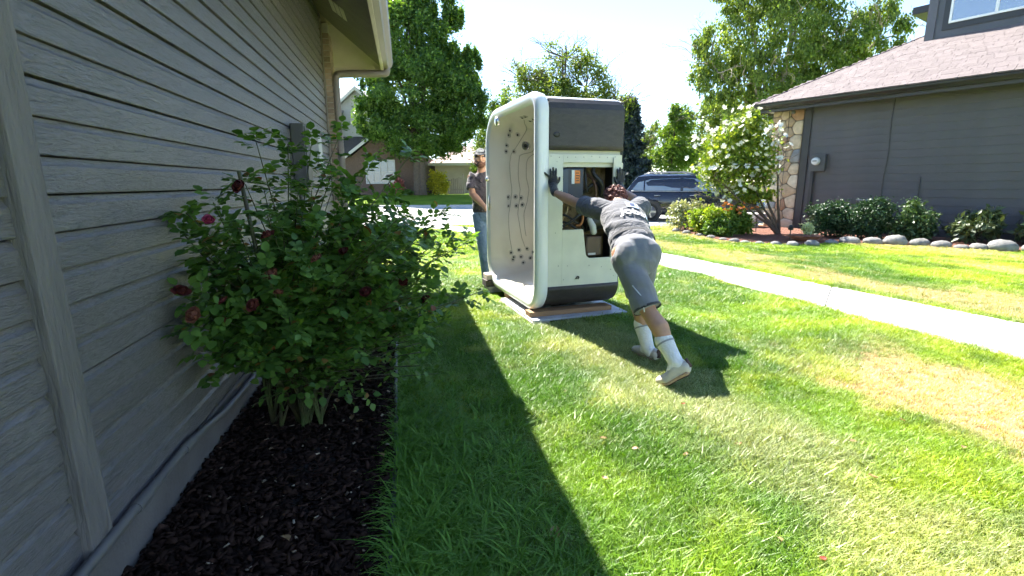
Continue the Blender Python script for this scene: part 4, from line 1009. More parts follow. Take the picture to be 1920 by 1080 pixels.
m_cap = clothmat('dark_cap', (.035, .038, .045), .3, 30); m_beard = M('auburn_beard', (.14, .06, .035), .8, .4, 60, .8, 120, .006)
def cap(g):
    g.ell(h2 + Vector((0, .005, .035)), (.086, .104, .088), 16, 10); g.tube([h2 + Vector((0, -.075, .05)), h2 + Vector((0, -.12, .045)), h2 + Vector((0, -.165, .032))], [(.072, .012), (.066, .008), (.04, .006)], 12, round_cap=True)
cp = organic('cap', cap, .005, m_cap, P2, 3)
g = G(); g.box((-.04, -.110, .068), (.04, -.090, .094), Matrix.Translation(h2)); g.build('cap_badge', m_sock, cp, bevel=.003)
def beard(g):
    g.ell(h2 + Vector((0, -.060, -.085)), (.058, .052, .045), 14, 8); g.ell(h2 + Vector((0, -.098, -.052)), (.032, .014, .010), 10, 6)
    for s in (-1, 1): g.tube([h2 + Vector((s * .072, -.01, -.01)), h2 + Vector((s * .062, -.045, -.065)), h2 + Vector((s * .03, -.075, -.095))], [.014, .02, .022], 8, round_cap=True)
organic('beard', beard, .005, m_beard, P2, 2)
for s in (-1, 1):
    g = G(); g.ell(h2 + Vector((s * .030, -.090, .008)), (.007, .005, .0045), 10, 6); g.build('eye', m_jetdark, P2, True)
g = G(); g.ell(h2 + Vector((0, -.106, -.066)), (.02, .006, .005), 10, 6); g.build('mouth', M('lips', (.35, .14, .11), .5, .05), P2, True)
# ------------------------------------------------------------------ parked car
CAR = thing('parked_car', 'dark navy crossover car parked behind the flower bed', 'car', (6.2, 17.35, .012), R_(-16)); CAR.scale = (1.0, 1.0, .95)
m_paint, nt, b = _nt('navy_metallic_paint'); b.inputs['Base Color'].default_value = (.012, .014, .026, 1); b.inputs['Metallic'].default_value = .35; b.inputs['Roughness'].default_value = .22; b.inputs['Coat Weight'].default_value = 1.0; b.inputs['Coat Roughness'].default_value = .03
m_clad = M('grey_cladding', (.035, .035, .036), .7, .1); m_tyre = M('tyre_rubber', (.018, .018, .018), .85, .1); m_alloy = M('alloy_rim', (.38, .38, .39), .35, .05, metal=.7)
m_cglass, nt, b = _nt('sky_toned_car_glass'); b.inputs['Base Color'].default_value = (.17, .21, .24, 1); b.inputs['Roughness'].default_value = .03; b.inputs['Specular IOR Level'].default_value = 1.0; b.inputs['IOR'].default_value = 1.9  # sky reflection put into the glass as a lighter base colour
def interp(x, tab):
    for (a, va), (b_, vb) in zip(tab[:-1], tab[1:]):
        if x <= b_: return va + (vb - va) * max(0, min(1, (x - a) / (b_ - a)))
    return tab[-1][1]
top_t = [(-2.25, .80), (-2.2, .98), (-2.05, 1.06), (-1.2, 1.06), (.0, 1.02), (1.0, 1.0), (1.2, .97), (1.8, .90), (2.1, .80), (2.22, .62), (2.25, .5)]
wid_t = [(-2.25, .70), (-2.1, .82), (-1.6, .89), (0, .90), (1.5, .89), (2.0, .80), (2.2, .66), (2.25, .60)]
bot_t = [(-2.25, .42), (-2.1, .28), (-1.9, .22), (1.9, .20), (2.15, .24), (2.25, .34)]
g = G(); xs_ = [-2.25, -2.22, -2.15, -2.0, -1.7, -1.3, -.8, -.3, .2, .7, 1.05, 1.3, 1.6, 1.9, 2.08, 2.18, 2.25]
for x in xs_:
    w, t, b_ = interp(x, wid_t), interp(x, top_t), interp(x, bot_t); h = t - b_
    half = [(.0, b_), (w * .86, b_), (w * .97, b_ + h * .14), (w, b_ + h * .38), (w * 1.0, b_ + h * .6), (w * .985, b_ + h * .72), (w * .955, b_ + h * .86), (w * .91, b_ + h * .97), (w * .6, t + .015), (0, t + .03)]
    ring = [(-y, z) for y, z in half] + [(y, z) for y, z in half[::-1][1:-1]]
    g.v += [(x, y, z) for y, z in ring]
n = 18
for i in range(len(xs_) - 1): g.f += [(i * n + j, i * n + (j + 1) % n, (i + 1) * n + (j + 1) % n, (i + 1) * n + j) for j in range(n)]
g.f += [tuple(range(n)), tuple(range((len(xs_) - 1) * n, len(xs_) * n))]
g.build('body', m_paint, CAR, True, fix=True, angle=50)
# cabin
rows = [(1.02, [(-2.16, .80), (-1.5, .83), (.0, .83), (1.08, .78)]), (1.35, [(-1.98, .73), (-1.45, .755), (.0, .755), (.62, .72)]), (1.56, [(-1.80, .64), (-1.4, .665), (.0, .665), (.28, .63)]), (1.625, [(-1.62, .50), (-1.3, .53), (-.1, .53), (.08, .50)])]
g = G()
for z, r in rows:
    pts_ = [(x, -w, z + (.02 if x in (-1.4, .0, -1.3) and z > 1.5 else 0)) for x, w in r] + [(x, w, z) for x, w in r[::-1]]
    g.v += pts_
for i in range(3): g.f += [(i * 8 + j, i * 8 + (j + 1) % 8, (i + 1) * 8 + (j + 1) % 8, (i + 1) * 8 + j) for j in range(8)]
g.f.append(tuple(range(24, 32)))
cab = g.build('cabin', m_paint, CAR, False, fix=True, bevel=.02)
def side_pt(s, x, z):
    w = interp(z, [(1.02, .83), (1.35, .755), (1.56, .665)]); return Vector((x, s * (w + .006), z))
wins = [[(-1.98, 1.09), (-1.60, 1.07), (-1.60, 1.40), (-1.78, 1.36)], [(-1.55, 1.07), (-.42, 1.06), (-.42, 1.49), (-1.40, 1.46), (-1.55, 1.41)], [(-.34, 1.06), (.78, 1.06), (.62, 1.17), (.22, 1.46), (-.34, 1.49)]]
for s in (-1, 1):
    for wv in wins:
        g = G(); p = [side_pt(s, x, z) for x, z in wv]; q = [v_ + Vector((0, -s * .01, 0)) for v_ in p]; n = len(p)
        g.add(p + q, [tuple(range(n)), tuple(range(n, 2 * n))[::-1]] + [(i, (i + 1) % n, n + (i + 1) % n, n + i) for i in range(n)])
        g.build('side_window', m_cglass, CAR, fix=True)
    g = G(); g.tube([side_pt(s, -2.0, 1.06), side_pt(s, -.4, 1.035), side_pt(s, .9, 1.035)], .012, 6); g.build('chrome_strip', m_alloy, CAR, True)
    g = G(); g.tube([Vector((-1.6, s * .58, 1.63)), Vector((-1.4, s * .60, 1.69)), Vector((-.3, s * .60, 1.70)), Vector((-.02, s * .57, 1.63))], .018, 8); g.build('roof_rail', m_alloy, CAR, True)
    g = G(); g.box((-1.45, -.02, .34), (1.35, .02, .46), Matrix.Translation((0, s * .905, -.02))); g.build('sill_cladding', m_clad, CAR, bevel=.015)
    for xh in (-1.25, -.12): g = G(); g.tube([(xh, s * .915, .90), (xh + .1, s * .935, .905), (xh + .2, s * .915, .90)], .016, 6); g.build('door_handle', m_alloy, CAR, True)
    for xl in (-1.42, -.38, .82): g = G(); g.box((xl - .004, s * .900 - .004, .40), (xl + .004, s * .900 + .006, 1.0)); g.build('door_seam', m_tyre, CAR)
    g = G(); g.ell((.80, s * .99, 1.06), (.08, .10, .075), 14, 8); g.tube([(.82, s * .84, 1.03), (.82, s * .92, 1.04)], .025, 6); g.build('wing_mirror', m_paint, CAR, True)
    g = G(); g.ell((-2.12, s * .70, .93), (.12, .17, .07), 12, 8); g.build('tail_lamp', M('red_lamp', (.35, .012, .015), .2, .1), CAR, True)
    g = G(); g.ell((2.08, s * .62, .72), (.14, .17, .06), 12, 8); g.build('headlight', M('clear_lamp', (.6, .62, .65), .1, .05), CAR, True)
    for xw in (-1.38, 1.36):
        g = G(); g.lathe((xw, s * .885, .36), (0, s, 0), [(.40, -.10), (.41, .0), (.385, .035), (.2, .037)], 24); g.build('wheel_arch', m_clad, CAR, True, angle=40)
        wh = link('wheel', G().lathe((0, 0, 0), (0, s, 0), [(.12, 0), (.20, .005), (.215, .02), (.22, .03)], 24).mesh('wheel', m_alloy, True), CAR, (xw, s * .90, .335))
        g = G(); g.lathe((0, 0, 0), (0, s, 0), [(.20, -.2), (.325, -.19), (.335, -.1), (.325, .015), (.23, .035), (.215, .02)], 28); g.build('tyre', m_tyre, wh, True, angle=40)
        for i in range(5):
            a = 2 * PI * i / 5; g = G(); g.bar((0, s * .03, 0), (math.cos(a) * .21, s * .03, math.sin(a) * .21), .05, .02, (0, 1, 0)); g.build('spoke', m_alloy, wh)
g = G(); W0 = [(1.06, -.74, 1.035), (1.06, .74, 1.035), (.30, .58, 1.555), (.30, -.58, 1.555)]; g.add([Vector(p) + Vector((.012, 0, .012)) for p in W0] + [Vector(p) for p in W0], [(0, 1, 2, 3), (7, 6, 5, 4), (0, 4, 5, 1), (1, 5, 6, 2), (2, 6, 7, 3), (3, 7, 4, 0)]); g.build('windshield', m_cglass, CAR, fix=True)
g = G(); W0 = [(-2.155, -.70, 1.07), (-2.155, .70, 1.07), (-1.83, .55, 1.52), (-1.83, -.55, 1.52)]; g.add([Vector(p) + Vector((-.012, 0, .012)) for p in W0] + [Vector(p) for p in W0], [(0, 1, 2, 3), (7, 6, 5, 4), (0, 4, 5, 1), (1, 5, 6, 2), (2, 6, 7, 3), (3, 7, 4, 0)]); g.build('rear_window', m_cglass, CAR, fix=True)
g = G(); g.box((2.225, -.4, .45), (2.262, .4, .62)); g.build('grille', m_tyre, CAR, bevel=.01)

# ------------------------------------------------------------------ planting around the right house
m_rmulch = M('red_bark_mulch', (.16, .065, .04), .95, .5, 30, 1.0, 60, .02, kind='World')
bed2 = G(); bed2.prism([(4.5, 13.9), (4.75, 11.3), (5.0, 10.7), (5.5, 10.4), (6.2, 10.28), (6.75, 10.5), (7.3, 10.58), (8.0, 10.32), (8.6, 9.8), (9.0, 9.5), (9.6, 9.1), (11.5, 8.6), (11.9, 9.0), (8.1, 14.2), (7.6, 14.9), (5.2, 14.9)], 'z', -.05, .018)
setp(bed2.build('flower_bed', m_rmulch), 'red bark mulch bed along the dark house', kind='structure')
ROCKS = [(4.815, 11.247, 0.19), (4.904, 10.853, 0.25), (5.01, 10.589, 0.22), (5.23, 10.4, 0.2), (5.512, 10.282, 0.22), (5.8, 10.165, 0.25), (6.198, 10.143, 0.31), (6.753, 10.384, 0.28), (7.214, 10.464, 0.42), (7.608, 10.336, 0.4), (8.005, 10.211, 0.49), (8.35, 10.025, 0.38), (8.53, 9.728, 0.37), (8.689, 9.478, 0.27), (8.941, 9.377, 0.34), (9.23, 9.164, 0.51), (9.62, 8.95, .42), (4.72, 11.7, .22), (4.62, 12.15, .2), (4.5, 12.75, .24), (4.42, 13.3, .26)]
m_rock = M('grey_river_rock', (.20, .195, .185), .85, .3, 8, .5, 30, .02, island=.35)
ROCK_LB = ['small low', 'rounded', 'pale', 'flat', 'small grey', 'squat', 'wide half-shaded', 'round', 'tall broad', 'wide flat-topped', 'largest domed', 'smooth oval', 'stubby', 'narrow', 'long low', 'long flat', 'rightmost', 'half-buried', 'knobbly', 'blunt', 'whitish']
ROCK_AT = ['left of the lone rock gap by the lilies', 'just right of the lowest small rock', 'third along the border from the lilies', 'before the red mulch', 'below the flowering tree', 'beside the saucer planter', 'in front of the saucer planter', 'right of the saucer planter', 'at the left end of the yew row', 'under the middle yew', 'under the right yew', 'right of the largest domed rock', 'below the rhododendron', 'left of the long low border rock', 'below the broad-leaved shrub', 'near the right picture edge', 'at the right picture edge', 'at the foot of the lime shrub', 'under the lime shrub', 'under the silvery shrub', 'at the far tip of the flower bed']
for i, (x, y, w) in enumerate(ROCKS):
    w *= .88
    rr2 = random.Random(100 + i); g = G(); g.ell((0, 0, w * .16), (w * .52, w * .40, w * rr2.uniform(.24, .32)), 14, 9, jit=.09, rng=rr2)
    o = g.build('border_rock', m_rock, None, True); o.location = (x, y + w * .3, -.01); o.rotation_euler = (0, rr2.uniform(-.08, .08), -.5 + rr2.uniform(-.3, .3))
    setp(o, f'{ROCK_LB[i]} border rock {ROCK_AT[i]}', 'rock', 'rocks edging the flower bed')

def blob_points(rng, n, c, r, shell=.55, clumps=24, cr=.28, zmin=None):
    """points in clumps through an ellipsoid's volume, mostly towards its outside"""
    d = unit(rng.normal(size=(clumps, 3))); rad = shell + (1 - shell) * rng.random(clumps) ** .6
    cc = d * rad[:, None] * (1 - cr * .8); k = rng.integers(0, clumps, n)
    p = cc[k] + rng.normal(size=(n, 3)) * cr * .5
    p = np.array(c) + p * np.array(r)
    if zmin is not None: p[:, 2] = np.maximum(p[:, 2], zmin + rng.random(n) * .05)
    return p
def shrub(name, label, base, r, n, size, mat, cat='shrub', group=None, seed=0, long=1.6, clumps=26, cr=.3, zc=None, stem_mat=None, shell=.5, stems=7):
    rg = np.random.default_rng(seed + 7); t = thing(name, label, cat, base, 0, group)
    zc = r[2] * .95 if zc is None else zc
    P = blob_points(rg, n, (0, 0, zc), r, shell, clumps, cr, .02)
    link('foliage', leaf_mesh('foliage', P, size * (.6 + .8 * rg.random(n)), rg, mat, long=long), t)
    g = G()
    for i in range(stems):
        e = Vector((rg.normal() * r[0] * .4, rg.normal() * r[1] * .4, zc + r[2] * .4 * rg.random())); m_ = Vector((e.x * .4, e.y * .4, e.z * .5))
        g.tube([(e.x * .08, e.y * .08, -.02), m_, e], [.014, .010, .005], 5)
    g.build('stems', stem_mat or m_bark, t, True)
    return t
m_bark = M('grey_brown_bark', (.11, .085, .065), .95, .25, 8, .8, 40, .02)
L_yew = leafmat('dark_yew_leaf', (.016, .045, .020), (.045, .095, .040), .18)
L_lime = leafmat('lime_leaf', (.13, .24, .02), (.36, .42, .04), .4)
L_silver = leafmat('silvery_leaf', (.16, .20, .11), (.36, .36, .24), .3)
L_mid = leafmat('mid_green_leaf', (.05, .12, .02), (.14, .23, .04), .35)
L_rhod = leafmat('dull_rhododendron_leaf', (.035, .065, .025), (.10, .13, .05), .15)
shrub('yew_shrub', 'dark feathery yew shrub nearest the stone corner', (7.5, 11.75, 0), (.66, .5, .47), 8000, .035, L_yew, seed=1, group='yews along the dark wall')
shrub('yew_shrub', 'dark feathery yew shrub in the middle of the row', (8.15, 11.3, 0), (.68, .5, .49), 8000, .035, L_yew, seed=2, group='yews along the dark wall')
shrub('yew_shrub', 'dark feathery yew with paler shoots at the row\'s right end', (8.8, 10.95, 0), (.58, .45, .47), 6000, .04, leafmat('paler_yew', (.03, .07, .025), (.09, .15, .05), .2), seed=3, group='yews along the dark wall')
shrub('rhododendron', 'sparse broad-leaved shrub right of the yews', (9.65, 10.35, 0), (.52, .42, .42), 1300, .06, L_rhod, seed=4, long=2.4, clumps=20, cr=.25)
shrub('rhododendron', 'broad-leaved shrub cut by the right picture edge', (10.55, 9.85, 0), (.52, .42, .44), 1300, .06, L_rhod, seed=5, long=2.4, clumps=20, cr=.25)
shrub('shrub', 'silvery pale leaved shrub in front of the car', (4.75, 13.6, 0), (.62, .5, .45), 4200, .045, L_silver, seed=6, cr=.34)
shrub('shrub', 'bright lime green shrub in the flower bed', (4.95, 12.55, 0), (.52, .45, .38), 4600, .05, L_lime, seed=8)
shrub('shrub', 'dark leafy shrub low in front of the lime one', (5.0, 12.0, 0), (.42, .32, .24), 2200, .05, L_mid, seed=9)
lil = shrub('day_lily', 'orange flowered lilies beside the lime shrub', (5.6, 12.5, 0), (.42, .34, .34), 2600, .045, leafmat('lily_leaf', (.08, .17, .02), (.22, .30, .05), .35), cat='flowers', seed=10, long=3.2)
m_orange = leafmat('orange_petal', (.55, .13, .03), (.75, .28, .06), .3, tcol=(1.1, 1.0, .9))
def flower_mesh(name, mat, r, petals=6, cup=.4, seed=0):
    rg = random.Random(seed); g = G()
    for i in range(petals):
        a = 2 * PI * i / petals + rg.uniform(-.15, .15); d = Vector((math.cos(a), math.sin(a), 0)); s = Vector((-math.sin(a), math.cos(a), 0)); u = Vector((0, 0, 1)); R2 = r * rg.uniform(.85, 1.1)
        g.add([Vector((0, 0, 0)), d * R2 * .55 + s * R2 * .34 + u * R2 * cup, d * R2 + u * R2 * cup * rg.uniform(.8, 1.4), d * R2 * .55 - s * R2 * .34 + u * R2 * cup, d * R2 * .5 + u * R2 * cup * .7], [(0, 1, 2, 4), (0, 4, 2, 3)])
    return g.mesh(name, mat, True)
lf = flower_mesh('flower', m_orange, .055, 6, .6, 3); rgl = random.Random(12)
for i in range(34):
    link('flower', lf, lil, (rgl.gauss(0, .22), rgl.gauss(0, .2), rgl.uniform(.52, .80)), (rgl.uniform(-.8, .8), rgl.uniform(-.8, .8), rgl.uniform(0, 6)))
# white flowering tree leaning out from the stone corner
FT = thing('flowering_tree', 'small leaning tree covered in white blossom by the stone corner', 'tree', (6.72, 12.5, 0))
gt = G()
def limb(g, pts, r0, r1, n=7):
    p = catmull(pts, 5); g.tube(p, [r0 + (r1 - r0) * i / (len(p) - 1) for i in range(len(p))], n)
tips = []
rgf = random.Random(31)
for (mx, my, mz, ex, ey, ez) in ((-.55, -.1, .75, -1.25, -.3, 1.9), (-.35, .1, .9, -.75, .1, 2.3), (-.8, -.2, .55, -1.9, -.4, 1.45), (-.15, -.05, .9, -.35, -.2, 2.2), (-.6, .2, .7, -1.5, .3, 2.1), (-.9, -.2, .75, -2.2, .0, 1.0)):
    limb(gt, [(0, 0, -.05), (mx * .4, my * .4, mz * .45), (mx, my, mz), (ex, ey, ez)], .05, .012); tips.append((ex, ey, ez))
    for k_ in range(5):
        t_ = rgf.uniform(.4, 1); b0 = Vector((mx, my, mz)).lerp(Vector((ex, ey, ez)), t_); e_ = b0 + Vector((rgf.gauss(0, .3), rgf.gauss(0, .3), rgf.uniform(.05, .5))); limb(gt, [b0, b0.lerp(e_, .5) + Vector((0, 0, .05)), e_], .012, .004, 5)
gt.build('trunk', m_bark, FT, True)
rgn = np.random.default_rng(5)
Pf = np.concatenate([blob_points(rgn, 8200, (-1.22, -.05, 1.92), (1.08, .85, 1.05), .4, 60, .26), blob_points(rgn, 1200, (-.75, -.1, 1.05), (.7, .5, .4), .4, 18, .3), blob_points(rgn, 900, (-1.0, 0, 2.65), (.5, .45, .4), .4, 14, .3)])
link('crown', leaf_mesh('crown', Pf, .055 * (.6 + .8 * rgn.random(len(Pf))), rgn, leafmat('sunny_leaf', (.08, .16, .02), (.30, .36, .05), .4)), FT)
m_wpet = leafmat('white_petal', (.72, .70, .62), (.85, .84, .80), .25, tcol=(1, 1, .95))
wf_ = [flower_mesh('blossom', m_wpet, .072, 7, .45, s) for s in range(3)]
for i in range(240):
    d = unit(rgn.normal(size=3)); p = np.array([-1.22, -.05, 2.0]) + d * np.array([1.15, .9, 1.15]) * (.6 + .45 * rgn.random())
    link('blossom', wf_[i % 3], FT, tuple(p), (rgn.uniform(-1.2, 1.2), rgn.uniform(-1.2, 1.2), rgn.uniform(0, 6)), (1, 1, 1))
# saucer planter with a little plant and a path light
BP = thing('saucer_planter', 'shallow terracotta saucer planter with bark in it', 'planter', (6.45, 10.95, .018))
m_terra = M('terracotta', (.40, .17, .09), .85, .15, 10)
g = G(); g.lathe((0, 0, 0), (0, 0, 1), [(.17, 0), (.26, .05), (.33, .11), (.345, .12), (.325, .12), (.25, .07), (.05, .06)], 28); g.build('bowl', m_terra, BP, True, angle=40)
g = G(); g.lathe((0, 0, .062), (0, 0, 1), [(.30, 0), (.2, .055), (.05, .07)], 20); g.build('bark_fill', m_rmulch, BP, True)
shrub('potted_plant', 'small white-variegated plant growing behind the saucer planter', (6.62, 11.15, .02), (.12, .12, .24), 420, .04, leafmat('variegated_leaf', (.35, .42, .18), (.70, .72, .50), .3), cat='plant', seed=14, clumps=12, cr=.35)
PLT = thing('path_light', 'little black path light beside the saucer planter', 'light', (6.22, 11.1, .0))
g = G(); g.tube([(0, 0, 0), (0, 0, .24)], .012, 6); g.build('stake', m_black, PLT)
g = G(); g.lathe((0, 0, .24), (0, 0, 1), [(.05, 0), (.055, .05), (.03, .07), (.06, .075), (.02, .11)], 14); g.build('lantern', m_black, PLT, True, angle=40)
ST = thing('porch_step', 'white concrete porch step behind the red mulch', 'step', (6.62, 14.45, 0), RHZ)
g = G(); g.box((-.65, -.25, 0), (.35, .35, .20)); g.build('lower_step', m_conc, ST, bevel=.01)
g = G(); g.box((-.6, .05, .2), (.4, .7, .40)); g.build('upper_step', m_conc, ST, bevel=.01)
for i, (x, y) in enumerate(((5.95, 12.9), (6.35, 12.95))):
    o = G().tube([(0, 0, 0), (0, 0, .45)], .012, 6).build('garden_stake', m_black, None); o.location = (x, y, .015); setp(o, ('left' if i == 0 else 'right') + ' thin black stake standing in the red mulch', 'stake')
# ------------------------------------------------------------------ trees
def tree(name, label, base, lobes, size, mat, trunk_r=.3, trunk_h=3.0, seed=0, long=1.5, group=None, twigs=0, twig_len=1.5, bark=None, shell=.4, up=.3, D=None, cr=.26, stems=1, limbs=True, cat='tree'):
    """lobes: (centre, radii, leaves, clumps) relative to the base"""
    rg = np.random.default_rng(seed + 50); rr = random.Random(seed + 50); t = thing(name, label, cat, base, 0, group); g = G()
    zt = max(c[2] + r[2] * .5 for c, r, n, k in lobes)
    for s in range(stems):
        ox = (s - (stems - 1) / 2) * trunk_r * 1.1
        g.tube([(ox, 0, -.3), (ox * .9 + rr.uniform(-.05, .05), 0, trunk_h * .3), (ox * 1.1, rr.uniform(-.1, .1), trunk_h), (ox * 1.8 + rr.uniform(-.4, .4), rr.uniform(-.3, .3), trunk_h + (zt - trunk_h) * .55), (ox * 2, 0, zt)], [trunk_r * 1.25, trunk_r, trunk_r * .85, trunk_r * .45, trunk_r * .1], 9)
    for c, r, n, k in lobes:
        if limbs:
            c_ = Vector(c); h = min(c_.z * .7, trunk_h + rr.uniform(0, 1)); limb(g, [(0, 0, h), (c_.x * .45, c_.y * .45, h + (c_.z - h) * .45), c_, c_ + Vector((0, 0, r[2] * .6))], trunk_r * .4, .03, 6)
        for i in range(twigs):
            d = Vector((rr.gauss(0, 1), rr.gauss(0, 1), rr.uniform(-.1, 1.2))).normalized(); p = Vector(c) + Vector((d.x * r[0], d.y * r[1], d.z * r[2])) * rr.uniform(.2, .75); q = p + d * twig_len * rr.uniform(.5, 1.2)
            bend = Vector((rr.gauss(0, .25), rr.gauss(0, .25), rr.uniform(0, .3)))
            limb(g, [Vector(c).lerp(p, .3), p, p.lerp(q, .5) + bend, q], .032, .007, 4)
            for j in range(3):
                a = p.lerp(q, rr.uniform(.3, .9)) + bend * .6; e = a + (d + Vector((rr.gauss(0, .7), rr.gauss(0, .7), rr.gauss(0, .5)))).normalized() * twig_len * rr.uniform(.2, .5); limb(g, [a, a.lerp(e, .5) + Vector((rr.gauss(0, .08), 0, .06)), e], .014, .005, 3)
    g.build('trunk', bark or m_bark, t, True)
    Ps = np.concatenate([blob_points(rg, n, c, r, shell, k, cr) for c, r, n, k in lobes])
    link('crown', leaf_mesh('crown', Ps, size * (.55 + .9 * rg.random(len(Ps))), rg, mat, up=up, long=long, D=None if D is None else np.tile(np.array(D, float), (len(Ps), 1))), t)
    return t
L_horn = leafmat('hornbeam_leaf', (.028, .080, .020), (.115, .20, .04), .42, tcol=(2.4, 2.2, .6))
BT = [((.3, 0, 4.4), (3.9, 3.8, 1.9), 16000, 70), ((.2, 0, 7.2), (4.5, 4.2, 3.0), 22000, 90), ((-.3, 0, 10.5), (2.9, 2.8, 3.2), 16000, 70), ((-2.6, -.6, 5.4), (1.9, 2.2, 1.7), 6000, 30), ((3.1, -.5, 6.0), (2.2, 2.3, 2.4), 8000, 36), ((.2, .2, 13.4), (1.5, 1.5, 2.6), 6000, 26), ((-2.4, 0, 12.4), (1.1, 1.1, 2.6), 4500, 22), ((2.3, .1, 11.3), (1.2, 1.2, 3.2), 5500, 24), ((-3.6, .2, 9.3), (1.2, 1.2, 2.4), 4000, 20), ((3.7, .2, 8.2), (1.0, 1.1, 2.2), 3600, 18)]
tree('hornbeam_tree', 'tall dense dark green tree towering across the street', (-6.55, 36.6, .45), [(c, r, int(n * 1.7), int(k * 1.5)) for c, r, n, k in BT], .115, L_horn, .30, 2.6, 1, stems=2, long=1.6, cr=.17, up=.3, shell=.6)
L_loc = leafmat('thin_tree_leaf', (.07, .13, .03), (.22, .28, .06), .45)
ST_ = [((-.8, 0, 6.8), (2.6, 2.2, 2.4), 3200, 40), ((1.8, 0, 7.6), (2.4, 2.0, 2.6), 3000, 36), ((-2.6, 0, 8.0), (1.6, 1.5, 2.0), 1100, 22), ((3.9, 0, 6.2), (2.0, 1.6, 1.6), 1300, 22), ((.4, 0, 4.5), (3.4, 2.4, 2.0), 3200, 36), ((.3, 0, 9.6), (2.2, 1.6, 1.4), 700, 18), ((2.2, 0, 5.4), (1.8, 1.4, 1.5), 2600, 26)]
tree('thinning_tree', 'thinly leaved tree with bare twigs rising above the tub', (3.7, 38.5, .5), [(c, r, int(n * 1.7), k) for c, r, n, k in ST_], .115, L_loc, .3, 2.6, 2, twigs=26, twig_len=1.7, cr=.24)
L_far = leafmat('far_green_leaf', (.06, .13, .02), (.17, .25, .05), .4)
tree('street_tree', 'light green tree between the tall tree and the tub', (-1.4, 42, .5), [((0, 0, 4.2), (2.4, 2, 2.6), 5200, 40), ((.9, 0, 6.4), (1.5, 1.4, 2.0), 2600, 24), ((-.6, 0, 2.2), (1.6, 1.4, 1.4), 2400, 20)], .12, L_far, .18, 1.6, 3, twigs=6)
L_spr = leafmat('blue_spruce_needle', (.024, .040, .045), (.065, .090, .105), .1)
SPR = [((0, 0, .9 + i * .68), (1.9 * (1 - i / 9.6) + .12, 1.9 * (1 - i / 9.6) + .12, .55), int(2600 * (1 - i / 11)), 22) for i in range(9)]
tree('blue_spruce', 'dark blue-grey spruce between the tub and the car', (9.0, 39, .5), SPR, .15, L_spr, .14, 1.0, 4, limbs=False, shell=.5, long=2.2)
tree('garden_tree', 'bright green rounded tree behind the parked car', (11.9, 38, .5), [((0, 0, 2.4), (2.0, 1.8, 1.9), 4600, 34), ((.1, 0, 4.3), (1.5, 1.4, 1.7), 3400, 26), ((.1, 0, 5.6), (.7, .7, .9), 1100, 12)], .115, leafmat('bright_leaf', (.07, .15, .02), (.19, .28, .045), .42), .14, 1.2, 5)
tree('garden_tree', 'pale loose tree behind the white flowering tree', (15.2, 36, .5), [((0, 0, 3.4), (2.6, 2.2, 2.6), 6400, 40), ((-1.2, 0, 5.2), (1.4, 1.3, 1.4), 2000, 20), ((.9, 0, 5.8), (1.6, 1.4, 1.3), 2200, 20)], .12, leafmat('pale_leaf', (.10, .17, .035), (.24, .30, .08), .42), .2, 1.4, 6, twigs=5)
tree('garden_tree', 'small bare-twigged tree right of the blue spruce', (10.7, 41.5, .5), [((0, 0, 3.4), (1.0, .9, 1.8), 380, 20)], .13, L_loc, .1, 1.2, 7, twigs=26, twig_len=1.7)
tree('garden_tree', 'dark bushy tree low behind the stone corner', (18.5, 33, .4), [((0, 0, 2.6), (2.6, 2.2, 2.4), 6000, 36)], .12, leafmat('deep_leaf', (.04, .09, .02), (.11, .18, .04), .35), .2, 1.2, 8)
tree('backdrop_tree', 'soft pale tree filling the gap right of the blue spruce', (12.2, 49, .5), [((0, 0, 2.8), (2.6, 2.2, 2.4), 5200, 36), ((-.7, 0, 4.9), (1.3, 1.2, 1.5), 1600, 16), ((1.0, 0, 5.2), (1.2, 1.2, 1.6), 1600, 16)], .13, leafmat('hazy_leaf', (.10, .16, .05), (.22, .28, .10), .4), .2, 1.2, 21, twigs=5)
tree('backdrop_tree', 'broad pale tree behind the bright rounded one', (17.0, 47, .5), [((0, 0, 3.4), (3.4, 2.6, 2.9), 8200, 44), ((-1.6, 0, 6.2), (1.5, 1.3, 1.6), 1800, 16), ((1.6, 0, 6.6), (1.7, 1.4, 1.6), 2000, 18)], .13, leafmat('hazy_leaf_b', (.09, .16, .04), (.22, .29, .08), .4), .22, 1.2, 22, twigs=6)
for i, (x, y, h, lb) in enumerate(((7.4, 44, 1.5, 'clipped hedge section nearest the tub edge behind the car'), (10.6, 43.5, 1.7, 'clipped hedge section under the blue spruce behind the car'), (13.9, 43, 1.6, 'clipped hedge section under the bright rounded tree'))):
    shrub('hedge', lb, (x, y, .5), (1.9, 1.0, h * .55), 3600, .13, L_mid, cat='hedge', seed=40 + i, group='hedge behind the car')
# weeping birch behind the right house
L_bir = leafmat('birch_leaf', (.075, .14, .025), (.24, .31, .07), .45)
BI = [((0, 0, 8.6), (3.4, 2.8, 2.6), 9000, 60), ((-3.3, 0, 6.9), (1.5, 1.4, 2.4), 3600, 26), ((-1.4, -.5, 6.0), (2.0, 1.8, 2.2), 4600, 30), ((2.7, 0, 7.4), (2.4, 2.0, 2.4), 5600, 36), ((4.8, 0, 8.0), (1.8, 1.6, 2.2), 3600, 26), ((1.0, 0, 11.2), (3.4, 2.4, 2.0), 5600, 36), ((-2.0, 0, 10.2), (1.8, 1.6, 1.6), 2600, 20), ((.6, 0, 5.2), (2.4, 2.0, 1.8), 3600, 26)]
tree('birch_tree', 'feathery light green birch rising behind the right house roof', (13.6, 27, .2), [(c, r, int(n * 1.5), int(k * 1.6)) for c, r, n, k in BI], .088, L_bir, .22, 3.0, 9, twigs=8, twig_len=1.6, long=1.8, D=(0, 0, -.7), bark=M('pale_birch_bark', (.34, .28, .22), .9, .3, 6, .4, 40, .01), cr=.17)

